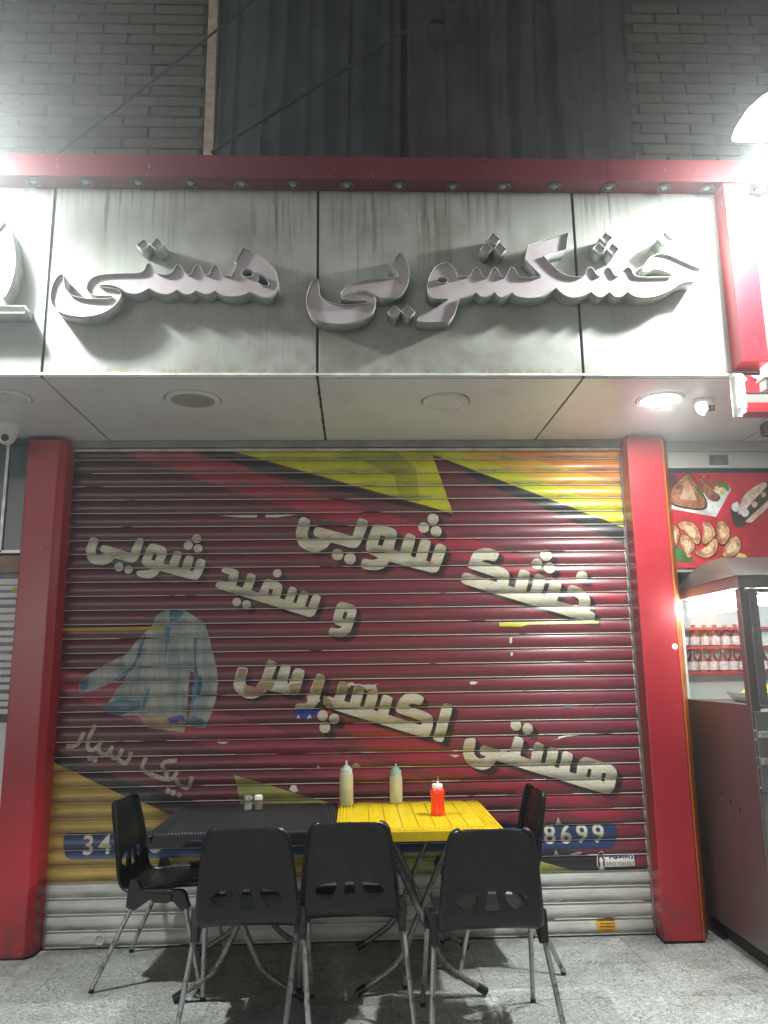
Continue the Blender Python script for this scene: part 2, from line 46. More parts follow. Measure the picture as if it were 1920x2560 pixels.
BANNER = [["f_white",1,4,[[1948,2490,1],[1946,2461,1],[2244,2405,1],[2357,2578,1],[2346,2609,1]]],["f_brown",2,20,[[1971,2585,0],[2068,2675,0],[2099,2685,0],[2124,2635,0],[2180,2539,0],[2189,2474,0],[2142,2455,0],[1997,2480,0],[1955,2510,0]]],["f_brown2",3,15,[[2153,2675,0],[2212,2614,0],[2243,2574,0],[2289,2539,0],[2246,2504,0],[2190,2539,0]]],["f_tan",3,25,[[2070,2645,0],[2094,2635,0],[2117,2554,0],[2142,2504,0],[2064,2520,0],[2014,2515,0],[2049,2575,0]]],["f_dark",3,15,[[1966,2686,1],[2014,2680,0],[2017,2635,0],[1993,2605,0],[1957,2585,1]]],["f_green",4,15,[[2117,2610,0],[2160,2594,0],[2177,2559,0],[2164,2532,0],[2142,2559,0]]],["f_green",4,12,[[2205,2649,0],[2240,2644,0],[2251,2609,0],[2231,2609,0]]],["f_green",4,12,[[2247,2614,0],[2304,2644,0],[2359,2593,0],[2331,2558,0],[2324,2589,0],[2286,2604,0]]],["f_lemon",5,8,[[2251,2604,0],[2285,2601,0],[2282,2564,0],[2253,2574,0]]],["f_lemon",5,8,[[2290,2596,0],[2319,2594,0],[2326,2563,0],[2299,2539,0],[2281,2554,0]]],["f_dark",2,20,[[2337,2474,0],[2386,2513,0],[2431,2473,0],[2510,2513,0],[2547,2572,0],[2598,2592,1],[2590,2517,1],[2501,2423,0],[2445,2364,0],[2391,2325,0],[2345,2355,0]]],["f_bun",3,25,[[2415,2508,0],[2450,2558,0],[2520,2603,0],[2573,2630,0],[2597,2623,0],[2589,2592,0],[2512,2528,0],[2416,2423,0],[2381,2414,0]]],["f_bun",3,8,[[2426,2374,1],[2589,2507,1],[2609,2502,1],[2584,2462,1],[2459,2359,0]]],["f_white",4,12,[[2342,2473,0],[2385,2508,0],[2403,2488,0],[2393,2438,0],[2363,2434,0]]],["f_white",4,14,[[2404,2443,0],[2455,2458,0],[2460,2413,0],[2414,2399,0]]],["f_tan",4,16,[[2473,2493,0],[2515,2507,0],[2521,2478,0],[2489,2453,0]]],["f_tan",4,16,[[2545,2557,0],[2576,2567,0],[2583,2537,0],[2551,2522,0]]],["f_pasty",3,30,[[1992,2367,0],[2042,2384,0],[2100,2366,0],[2132,2317,0],[2134,2258,0],[2111,2224,0],[2084,2248,0],[2045,2307,0],[2008,2332,0]]],["f_pasty",3,30,[[2150,2380,0],[2189,2375,0],[2226,2345,0],[2235,2286,0],[2187,2248,0],[2151,2226,0],[2139,2258,0],[2158,2307,0]]],["f_pasty",3,30,[[2252,2382,0],[2293,2380,0],[2327,2325,0],[2317,2271,0],[2278,2223,0],[2240,2238,0],[2242,2306,0]]],["f_pasty",3,30,[[2079,2185,0],[2159,2209,0],[2219,2272,0],[2242,2257,0],[2238,2218,0],[2219,2170,0],[2167,2143,0],[2119,2151,0]]],["f_pasty",3,30,[[2253,2164,0],[2288,2227,0],[2359,2295,0],[2393,2241,0],[2378,2193,0],[2335,2154,0],[2285,2145,0]]],["f_pasty",3,30,[[1938,2357,0],[1976,2357,0],[2007,2312,0],[1991,2244,0],[1953,2205,0],[1938,2259,0]]],["f_pasty",3,30,[[2005,2298,0],[2054,2288,0],[2089,2243,0],[2093,2204,0],[2063,2180,0],[2071,2151,0],[2036,2142,0],[2030,2190,0],[2000,2234,0]]],["f_green",2,15,[[1939,2210,0],[1989,2225,0],[2034,2181,0],[2036,2142,0],[2079,2142,0],[2082,2117,0],[1941,2118,0]]],["f_lemon",2,6,[[2339,2149,1],[2357,2178,0],[2414,2163,0],[2417,2146,1]]]]
# ------------------------------------------------------------------ materials
class NT:
    def __init__(s, name):
        s.m = bpy.data.materials.new(name); s.m.use_nodes = True
        s.t = s.m.node_tree; s.n = s.t.nodes; s.l = s.t.links
        s.b = s.n['Principled BSDF']
    def new(s, typ, **kw):
        nd = s.n.new(typ)
        for k, v in kw.items(): setattr(nd, k, v)
        return nd
    def link(s, a, b): s.l.new(a, b)
    def val(s, sock, v):
        if hasattr(v, 'is_linked') or hasattr(v, 'links'): s.l.new(v, sock)
        else: sock.default_value = v
    def math(s, op, a, b=0.0, c=0.0, clamp=False):
        nd = s.new('ShaderNodeMath', operation=op, use_clamp=clamp)
        for i, v in enumerate((a, b, c)): s.val(nd.inputs[i], v)
        return nd.outputs[0]
    def mix(s, f, a, b, blend='MIX'):
        nd = s.new('ShaderNodeMix', data_type='RGBA', blend_type=blend)
        s.val(nd.inputs[0], f)
        for i, v in ((6, a), (7, b)):
            if isinstance(v, tuple): v = v if len(v) == 4 else v + (1,)
            s.val(nd.inputs[i], v)
        return nd.outputs[2]
    def ramp(s, f, lo, hi, a=0.0, b=1.0):
        nd = s.new('ShaderNodeMapRange', interpolation_type='SMOOTHSTEP')
        s.val(nd.inputs[0], f)
        for i, v in zip((1, 2, 3, 4), (lo, hi, a, b)): nd.inputs[i].default_value = v
        return nd.outputs[0]
    def pos(s, scale=(1, 1, 1), off=(0, 0, 0)):
        g = s.new('ShaderNodeNewGeometry'); mp = s.new('ShaderNodeMapping')
        mp.inputs['Scale'].default_value = scale; mp.inputs['Location'].default_value = off
        s.link(g.outputs['Position'], mp.inputs['Vector']); return mp.outputs[0]
    def noise(s, vec, scale=5, detail=4, rough=.55, dist=0.0):
        detail = min(detail, 3.0)
        nd = s.new('ShaderNodeTexNoise'); nd.inputs['Scale'].default_value = scale
        nd.inputs['Detail'].default_value = detail; nd.inputs['Roughness'].default_value = rough
        nd.inputs['Distortion'].default_value = dist
        if vec is not None: s.link(vec, nd.inputs['Vector'])
        return nd.outputs[0]
    def bump(s, h, strength=.2, dist=.01):
        nd = s.new('ShaderNodeBump'); nd.inputs['Strength'].default_value = strength
        nd.inputs['Distance'].default_value = dist; s.link(h, nd.inputs['Height'])
        s.link(nd.outputs[0], s.b.inputs['Normal'])
    def done(s, col, rough=.5, metal=0.0, coat=0.0, spec=.5):
        if isinstance(col, tuple): col = col if len(col) == 4 else col + (1,)
        s.val(s.b.inputs['Base Color'], col); s.val(s.b.inputs['Roughness'], rough)
        s.b.inputs['Metallic'].default_value = metal; s.b.inputs['Specular IOR Level'].default_value = spec
        s.b.inputs['Coat Weight'].default_value = coat; s.b.inputs['Coat Roughness'].default_value = .26
        return s.m
MATS = {}
def plain(name, col, rough=.5, metal=0.0, var=.15, scale=6.0, coat=0.0, bump=0.0, bscale=80, spec=.5):
    t = NT(name); p = t.pos()
    n = t.noise(p, scale, 5)
    f = t.ramp(n, .3, .75)
    c = t.mix(f, tuple(x*(1-var) for x in col), tuple(min(1, x*(1+var)) for x in col))
    rr = t.ramp(t.noise(p, scale*3, 3), .3, .7, max(.02, rough-.08), min(1, rough+.1))
    if bump: t.bump(t.noise(p, bscale, 3), bump, .004)
    MATS[name] = t.done(c, rr, metal, coat, spec); return MATS[name]
def emit(name, col, e):
    t = NT(name); t.done(col, .4)
    t.b.inputs['Emission Color'].default_value = col + (1,); t.b.inputs['Emission Strength'].default_value = e
    t.m.cycles.emission_sampling = 'FRONT' if e > 8 else 'NONE'; MATS[name] = t.m; return t.m

PITCH = .0843
def slat_marks(t, col, low_band=.75, fleck=.35):
    """patchy darker band in the lower half of each slat, scuffs and tiny chips of a worn print"""
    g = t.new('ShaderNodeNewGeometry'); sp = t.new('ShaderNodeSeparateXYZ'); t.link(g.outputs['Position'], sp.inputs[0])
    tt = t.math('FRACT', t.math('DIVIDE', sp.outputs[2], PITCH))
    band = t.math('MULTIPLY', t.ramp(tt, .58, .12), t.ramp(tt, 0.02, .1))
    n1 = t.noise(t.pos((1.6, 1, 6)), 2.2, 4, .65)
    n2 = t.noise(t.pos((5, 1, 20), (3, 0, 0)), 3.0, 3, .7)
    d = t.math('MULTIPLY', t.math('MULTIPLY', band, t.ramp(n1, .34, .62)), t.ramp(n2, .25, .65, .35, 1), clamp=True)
    c = t.mix(t.math('MULTIPLY', d, low_band), col, (.085, .075, .06))
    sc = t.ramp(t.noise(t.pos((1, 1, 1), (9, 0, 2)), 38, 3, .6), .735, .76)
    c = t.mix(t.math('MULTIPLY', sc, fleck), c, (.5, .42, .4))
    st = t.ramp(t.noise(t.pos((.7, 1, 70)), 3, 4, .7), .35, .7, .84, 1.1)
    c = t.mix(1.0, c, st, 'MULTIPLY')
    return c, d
def vinyl(name, col, rough=.40, var=.14, low_band=.75):
    t = NT(name); n = t.noise(t.pos((1, 1, 1.5)), 3.5, 5)
    c = t.mix(t.ramp(n, .3, .7), tuple(x*(1-var) for x in col), tuple(min(1, x*(1+var)) for x in col))
    c, d = slat_marks(t, c, low_band)
    r = t.math('ADD', t.math('MULTIPLY', d, .35), rough)
    t.bump(t.noise(t.pos((2, 1, 2)), 22, 4), .12, .003)
    MATS[name] = t.done(c, r, 0, .55); return t.m

# the printed ground of the shutter: maroon with brighter red drifts
t = NT('v_base')
g = t.new('ShaderNodeNewGeometry'); sp = t.new('ShaderNodeSeparateXYZ'); t.link(g.outputs['Position'], sp.inputs[0])
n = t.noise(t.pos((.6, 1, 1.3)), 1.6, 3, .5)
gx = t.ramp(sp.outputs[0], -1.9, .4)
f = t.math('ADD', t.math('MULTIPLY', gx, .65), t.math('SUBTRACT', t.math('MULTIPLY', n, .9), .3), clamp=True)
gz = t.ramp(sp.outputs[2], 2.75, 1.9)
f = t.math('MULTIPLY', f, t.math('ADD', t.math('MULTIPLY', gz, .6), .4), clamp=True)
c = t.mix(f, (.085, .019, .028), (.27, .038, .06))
c, d = slat_marks(t, c)
t.bump(t.noise(t.pos((2, 1, 2)), 22, 4), .12, .003)
MATS['v_base'] = t.done(c, t.math('ADD', t.math('MULTIPLY', d, .3), .40), 0, .5)
vinyl('v_red', (.36, .025, .05)); vinyl('v_red2', (.33, .04, .07)); vinyl('v_dark', (.014, .012, .016)); vinyl('v_lime', (.62, .60, .02)); vinyl('v_lime2', (.42, .42, .02))
vinyl('v_amber', (.72, .42, .04)); vinyl('v_orange', (.70, .25, .05)); vinyl('v_gold', (.50, .33, .06)); vinyl('v_olive', (.42, .40, .10))
vinyl('v_blue', (.018, .042, .14));  vinyl('v_sblue', (.07, .17, .25), var=.45); vinyl('v_brown', (.42, .28, .14)); vinyl('v_tornblue', (.01, .04, .28), low_band=.2)
t = NT('v_shirt'); n = t.noise(t.pos((5, 1, .9), (1, 0, 2)), 3.2, 3, .6, .6); c = t.mix(t.ramp(n, .34, .66), (.20, .27, .29), (.44, .44, .39))
c = t.mix(t.math('MULTIPLY', t.ramp(t.noise(t.pos((3, 1, 3)), 130, 1), .5, .6), .3), c, (.55, .55, .50)); c, d = slat_marks(t, c, .85); MATS['v_shirt'] = t.done(c, .45, 0, .3)
vinyl('v_cream', (.74, .69, .56), low_band=.45)
t = NT('v_letter'); n = t.noise(t.pos(), 6, 5)
c = t.mix(t.ramp(n, .35, .7), (.66, .60, .45), (.76, .72, .60)); c = t.mix(t.math('MULTIPLY', t.ramp(t.noise(t.pos((1, 1, 1.6), (7, 0, 1)), 10, 3, .75), .54, .70), .4), c, (.50, .39, .24)); cr = t.ramp(t.math('ABSOLUTE', t.math('SUBTRACT', t.noise(t.pos((1, 1, 1), (3, 3, 3)), 9, 3, .6, .8), .5)), .004, .012, 1, 0); c = t.mix(t.math('MULTIPLY', cr, .28), c, (.20, .15, .09)); c, d = slat_marks(t, c, .8)
t.bump(t.noise(t.pos((2, 1, 1)), 14, 5), .22, .004)
MATS['v_letter'] = t.done(c, .4, 0, .1)
t = NT('v_thin'); n = t.noise(t.pos((1, 1, 1)), 120, 2)
c = t.mix(t.ramp(n, .35, .65), (.36, .30, .22), (.60, .53, .42)); c, d = slat_marks(t, c, .8); MATS['v_thin'] = t.done(c, .45)
for k_, c_ in enumerate(((.012, .009, .012), (.022, .009, .013), (.045, .011, .018), (.085, .014, .024))): vinyl('v_shadow%d' % k_, c_, low_band=.5)
# bare enamelled slat metal
t = NT('slat_metal'); c, d = slat_marks(t, t.mix(t.ramp(t.noise(t.pos((1, 1, 2)), 4, 5), .3, .7), (.50, .50, .46), (.64, .64, .60)), .7, .2)
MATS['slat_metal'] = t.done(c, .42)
t = NT('slat_lip'); nn = t.ramp(t.noise(t.pos((1, 0, 12)), 2.6, 3), .60, .64)
c = t.mix(nn, (.78, .77, .72), (.05, .035, .06)); MATS['slat_lip'] = t.done(c, .3)

def red_paint(name, col, rough=.33):
    t = NT(name); p = t.pos()
    n = t.noise(t.pos((1, 1, .35)), 2.2, 6, .6)
    c = t.mix(t.ramp(n, .3, .75), tuple(x*.86 for x in col), tuple(x*1.1 for x in col))
    g = t.new('ShaderNodeNewGeometry'); sp = t.new('ShaderNodeSeparateXYZ'); t.link(g.outputs['Position'], sp.inputs[0])
    low = t.math('MULTIPLY', t.ramp(sp.outputs[2], .42, 0.0), t.ramp(t.noise(p, 14, 6, .7), .40, .62))
    c = t.mix(t.math('MULTIPLY', low, .55), c, (.06, .05, .045))
    scr = t.ramp(t.noise(t.pos((14, 14, 2.2), (4, 0, 0)), 5, 4, .7), .69, .71)
    c = t.mix(t.math('MULTIPLY', scr, .5), c, (.55, .45, .42))
    t.bump(t.noise(t.pos((1, 1, .5)), 5, 3), .22, .012)
    MATS[name] = t.done(c, t.ramp(n, .2, .8, rough-.06, rough+.12), 0, .2); return t.m
red_paint('red_paint', (.43, .022, .036)); red_paint('red_beam', (.17, .011, .022), .45); red_paint('orange_paint', (.55, .13, .025))

# white composite fascia with rain streaks below the beam and dust along the lower trim
def composite(name, streak=True, col=(.42, .43, .40)):
    t = NT(name); p = t.pos()
    base = t.mix(t.ramp(t.noise(p, 2.5, 4), .3, .7), tuple(x*.93 for x in col), col)
    if streak:
        g = t.new('ShaderNodeNewGeometry'); sp = t.new('ShaderNodeSeparateXYZ'); t.link(g.outputs['Position'], sp.inputs[0])
        n1 = t.noise(t.pos((1, 0, .045), (5, 0, 0)), 34, 6, .65)
        n2 = t.noise(t.pos((1, 0, .35)), 1.7, 4, .6)
        fall = t.ramp(sp.outputs[2], 3.05, 3.95, .25, 1)
        s1 = t.math('MULTIPLY', t.math('MULTIPLY', t.ramp(n1, .47, .68), t.ramp(n2, .40, .60)), fall, clamp=True)
        base = t.mix(t.math('MULTIPLY', s1, .85), base, (.15, .115, .075))
        n3 = t.noise(t.pos((1, 1, 1), (2, 0, 7)), 3.2, 6, .7)
        base = t.mix(t.math('MULTIPLY', t.math('MULTIPLY', t.ramp(n3, .40, .70), t.ramp(t.math('ABSOLUTE', t.math('SUBTRACT', sp.outputs[0], .2)), 1.7, .3, .35, 1)), .7), base, (.24, .22, .175))
        low = t.math('MULTIPLY', t.ramp(sp.outputs[2], 2.99, 2.91), t.ramp(t.noise(t.pos((1, 1, .6)), 16, 5, .7), .38, .62))
        base = t.mix(t.math('MULTIPLY', low, .75), base, (.22, .18, .10))
    else:
        base = t.mix(t.math('MULTIPLY', t.ramp(t.noise(t.pos((1, .4, 1)), 6, 6, .7), .48, .75), .18), base, (.40, .38, .33))
    MATS[name] = t.done(base, .34 if streak else .28, 0, .15 if streak else .3); return t.m
composite('fascia_white'); composite('soffit_white', False, (.85, .87, .89)); composite('header_white', False, (.66, .65, .60))
plain('groove', (.018, .02, .026), .7); plain('trim_white', (.66, .66, .60), .4, var=.2, scale=12)
plain('letter_return', (.31, .32, .29), .45, var=.25, scale=14); plain('letter_face', (.50, .43, .455), .5, var=.08, scale=9)
plain('alu', (.55, .55, .53), .38, .6, var=.1); plain('rail_grey', (.34, .34, .32), .5, .3)
plain('dark_gap', (.03, .03, .032), .7)
plain('brick_mortar', (.060, .056, .052), .9, bump=.4)
t = NT('brick'); oi = t.new('ShaderNodeObjectInfo')
c = t.mix(oi.outputs['Random'], (.058, .048, .040), (.095, .080, .068)); c = t.mix(t.ramp(t.noise(t.pos(), 14, 6, .7), .35, .75), c, (.075, .062, .052))
t.bump(t.noise(t.pos(), 60, 5), .5, .004); MATS['brick'] = t.done(c, .85)
plain('tarp', (.034, .040, .042), .6, var=.3, scale=4, bump=.3, bscale=30); plain('tarp2', (.042, .038, .038), .6, var=.3, scale=4, bump=.3, bscale=30)
plain('wood_trim', (.36, .26, .19), .6, var=.2, scale=20)
plain('cable', (.02, .02, .022), .6); plain('black_plastic', (.012, .013, .014), .34, var=.3, scale=8, bump=.08, bscale=300); plain('black_matte', (.014, .014, .015), .5)
t = NT('chair_shell'); n = t.noise(t.pos(), 260, 2); c = t.mix(t.ramp(t.noise(t.pos((1, 1, .6)), 9, 6, .75), .42, .78), (.009, .010, .011), (.020, .020, .0195)); c = t.mix(t.math('MULTIPLY', t.ramp(t.noise(t.pos((30, 30, 4), (2, 1, 3)), 4, 3, .7), .69, .74), .35), c, (.08, .08, .076))
MATS['chair_shell'] = t.done(c, t.ramp(t.noise(t.pos(), 11, 5, .7), .3, .7, .26, .36), 0, 0, .4)
t = NT('leg_metal'); c = t.mix(t.ramp(t.noise(t.pos((1, 1, .6)), 40, 5, .7), .50, .68), (.42, .43, .43), (.16, .13, .10)); MATS['leg_metal'] = t.done(c, .42, .75)
t = NT('table_leg_metal'); c = t.mix(t.ramp(t.noise(t.pos((1, 1, 1)), 50, 5, .7), .50, .64), (.20, .20, .20), (.09, .07, .055)); MATS['table_leg_metal'] = t.done(c, .45, .5)
def table_mat(name, col, rough):
    t = NT(name); g = t.noise(t.pos((7, .8, 1)), 7, 4, .6, 1.5)
    c = t.mix(t.ramp(g, .35, .65), tuple(x*.86 for x in col), col)
    t.bump(g, .07, .001); MATS[name] = t.done(c, rough, 0, .05, .4); return t.m
table_mat('table_yellow', (.68, .47, .010), .36); table_mat('table_black', (.014, .015, .017), .5)
plain('sauce_pale', (.60, .56, .36), .38, var=.06); plain('sauce_green', (.60, .58, .42), .38, var=.06); plain('cap_white', (.66, .70, .66), .4, var=.08); plain('cap_green', (.40, .58, .46), .4, var=.08)
plain('sauce_tan', (.52, .47, .30), .42, var=.08)
t = NT('ketchup'); t.done((.85, .045, .012), .25, 0, .3); t.b.inputs['Subsurface Weight'].default_value = .25; t.b.inputs['Subsurface Radius'].default_value = (.02, .005, .003); MATS['ketchup'] = t.m
plain('nozzle_white', (.75, .72, .66), .4); plain('nozzle_red', (.6, .08, .04), .4)
t = NT('clear_plastic'); t.done((.9, .9, .9), .12); t.b.inputs['Transmission Weight'].default_value = .9; MATS['clear_plastic'] = t.m
plain('salt', (.75, .75, .74), .8, var=.04); plain('paprika', (.42, .12, .02), .8, var=.25, scale=60); plain('shaker_cap', (.42, .42, .40), .3, .7)

def brushed(name, col, rough):
    t = NT(name); n = t.noise(t.pos((60, 60, 1.2)), 4, 3, .6)
    c = t.mix(t.ramp(n, .3, .7), tuple(x*.88 for x in col), col)
    sm = t.ramp(t.noise(t.pos(), 2.2, 3, .6), .4, .75); c = t.mix(t.math('MULTIPLY', sm, .35), c, tuple(x*.55 for x in col))
    scr = t.ramp(t.noise(t.pos((20, 20, 1.5), (1, 2, 0)), 6, 3, .7), .74, .76); c = t.mix(t.math('MULTIPLY', scr, .5), c, (.7, .68, .66))
    MATS[name] = t.done(c, t.ramp(n, .2, .8, rough-.03, rough+.05), .9); return t.m
brushed('steel', (.42, .41, .40), .38); brushed('steel_side', (.30, .275, .27), .40)
plain('rivet', (.5, .5, .5), .3, .9)
t = NT('glass'); t.done((.85, .95, .93), .02); t.b.inputs['Transmission Weight'].default_value = 1.0; t.b.inputs['IOR'].default_value = 1.45
gtr = t.new('ShaderNodeBsdfTransparent'); gtr.inputs[0].default_value = (.92, .97, .96, 1); ggl = t.new('ShaderNodeBsdfGlossy'); ggl.inputs['Roughness'].default_value = .03
fr = t.new('ShaderNodeLayerWeight'); fr.inputs[0].default_value = .5; fz = t.math('ADD', t.math('MULTIPLY', t.math('POWER', fr.outputs['Facing'], 4.0), .35), .03); gm = t.new('ShaderNodeMixShader'); t.link(fz, gm.inputs[0]); t.link(gtr.outputs[0], gm.inputs[1]); t.link(ggl.outputs[0], gm.inputs[2])
t.link(gm.outputs[0], t.n['Material Output'].inputs['Surface']); MATS['glass'] = t.m
plain('shop_glass', (.055, .095, .10), .12, var=.2, scale=2, coat=.6); plain('tan_board', (.38, .30, .24), .6); plain('film_white', (.82, .84, .86), .4, var=.05); plain('film_gap', (.07, .085, .10), .25, var=.5, scale=30)
plain('camera_white', (.80, .81, .78), .35, var=.08); plain('lens_black', (.05, .05, .06), .1)
plain('plate_grey', (.20, .21, .20), .45, .3); plain('bottle_dark', (.16, .05, .05), .15); plain('bottle_label', (.72, .6, .62), .5, var=.3, scale=60)
plain('shelf_red', (.5, .03, .04), .4); plain('food_yellow', (.85, .60, .02), .6, var=.1); plain('tray_white', (.75, .76, .76), .35)
plain('sticker_orange', (.62, .34, .03), .5); plain('sticker_white', (.76, .75, .70), .5, var=.06); plain('ink_dark', (.05, .03, .015), .6); plain('ink_navy', (.02, .025, .16), .5); plain('emblem_brown', (.13, .06, .055), .5)
plain('asphalt', (.05, .05, .05), .9, bump=.5, bscale=200)
emit('flood_white', (.93, 1, .97), 18.0); emit('down_white', (.94, 1, .96), DOWN_E); emit('cart_tube', (1, .99, .95), CART_E); emit('spot_lit', (.95, .96, 1), 5.0)
plain('spot_glass', (.42, .43, .42), .18, var=.1); plain('spot_ring', (.13, .12, .12), .35, .5)
t = NT('speaker_mesh'); ck = t.noise(t.pos(), 400, 1); t.bump(ck, .4, .002); MATS['speaker_mesh'] = t.done((.36, .35, .31), .7)
for nme, cc in dict(f_red=(.42, .02, .03), f_white=(.72, .72, .72), f_dark=(.05, .03, .02), f_green=(.06, .16, .05), f_lemon=(.55, .45, .15)).items(): plain(nme, cc, .35, var=.35, scale=14, coat=.3)
def food(name, a, b_, sc):
    t = NT(name); n = t.noise(t.pos(), sc, 6, .7, .6); c = t.mix(t.ramp(n, .32, .68), a, b_); MATS[name] = t.done(c, .35, 0, .3)
food('f_brown', (.16, .05, .025), (.48, .22, .12), 22); food('f_brown2', (.14, .045, .02), (.40, .18, .09), 26); food('f_tan', (.42, .22, .13), (.62, .42, .30), 26); food('f_bun', (.46, .30, .24), (.72, .58, .50), 20); food('f_edge', (.03, .008, .006), (.10, .02, .015), 20); food('f_light', (.55, .30, .16), (.80, .62, .45), 40); food('f_pasty', (.30, .10, .04), (.66, .40, .22), 30)
t = NT('f_banner'); n = t.noise(t.pos(), 2.6, 5, .6, .4); c = t.mix(t.ramp(n, .35, .7), (.34, .015, .03), (.62, .03, .05))
c = t.mix(t.ramp(t.noise(t.pos((1, 1, 1), (3, 1, 8)), 7, 6, .75), .60, .75), c, (.16, .03, .05)); c = t.mix(t.math('MULTIPLY', t.ramp(t.noise(t.pos((8, 1, 8)), 6, 3), .68, .72), .6), c, (.7, .35, .3)); MATS['f_banner'] = t.done(c, .35, 0, .3)
# terrazzo: pale chips with short dark worm-like joints between them
t = NT('terrazzo'); p = t.pos((1, 1.25, 1))
wv = t.noise(p, 46, 2, .5, 1.3); w2 = t.noise(t.pos((1, 1.25, 1), (4, 2, 0)), 58, 2, .5, 1.1)
l1 = t.ramp(t.math('ABSOLUTE', t.math('SUBTRACT', wv, .5)), .018, .06, 1, 0); l2 = t.ramp(t.math('ABSOLUTE', t.math('SUBTRACT', w2, .5)), .010, .045, 1, 0)
brk = t.ramp(t.noise(p, 70, 2), .40, .50)
ln = t.math('MULTIPLY', t.math('MAXIMUM', l1, l2), brk, clamp=True)
oi = t.new('ShaderNodeObjectInfo'); tone = t.math('ADD', t.math('MULTIPLY', oi.outputs['Random'], .08), .96)
c = t.mix(t.ramp(t.noise(p, 30, 3), .3, .7), (.43, .44, .42), (.60, .61, .58)); c = t.mix(t.math('MULTIPLY', ln, t.ramp(t.noise(p, 7, 3), .3, .7, .55, 1)), c, (.06, .06, .056))
c = t.mix(t.math('MULTIPLY', t.ramp(t.noise(t.pos((1, 1, 1), (8, 8, 0)), 16, 2, .5), .70, .73), .7), c, (.09, .085, .08))
c = t.mix(1.0, c, tone, 'MULTIPLY')
st = t.ramp(t.noise(t.pos((1, 1, 1), (1, 5, 0)), 2.1, 6, .65), .42, .72); c = t.mix(t.math('MULTIPLY', st, .55), c, (.20, .19, .165))
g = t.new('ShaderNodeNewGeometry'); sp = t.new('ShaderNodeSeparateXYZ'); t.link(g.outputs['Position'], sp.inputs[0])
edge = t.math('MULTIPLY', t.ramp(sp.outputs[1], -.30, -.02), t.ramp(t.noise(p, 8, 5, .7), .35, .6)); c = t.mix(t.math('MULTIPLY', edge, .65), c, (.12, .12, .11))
t.bump(ln, .25, -.002); MATS['terrazzo'] = t.done(c, t.ramp(t.noise(p, 5, 4), .3, .7, .42, .7))
M = MATS

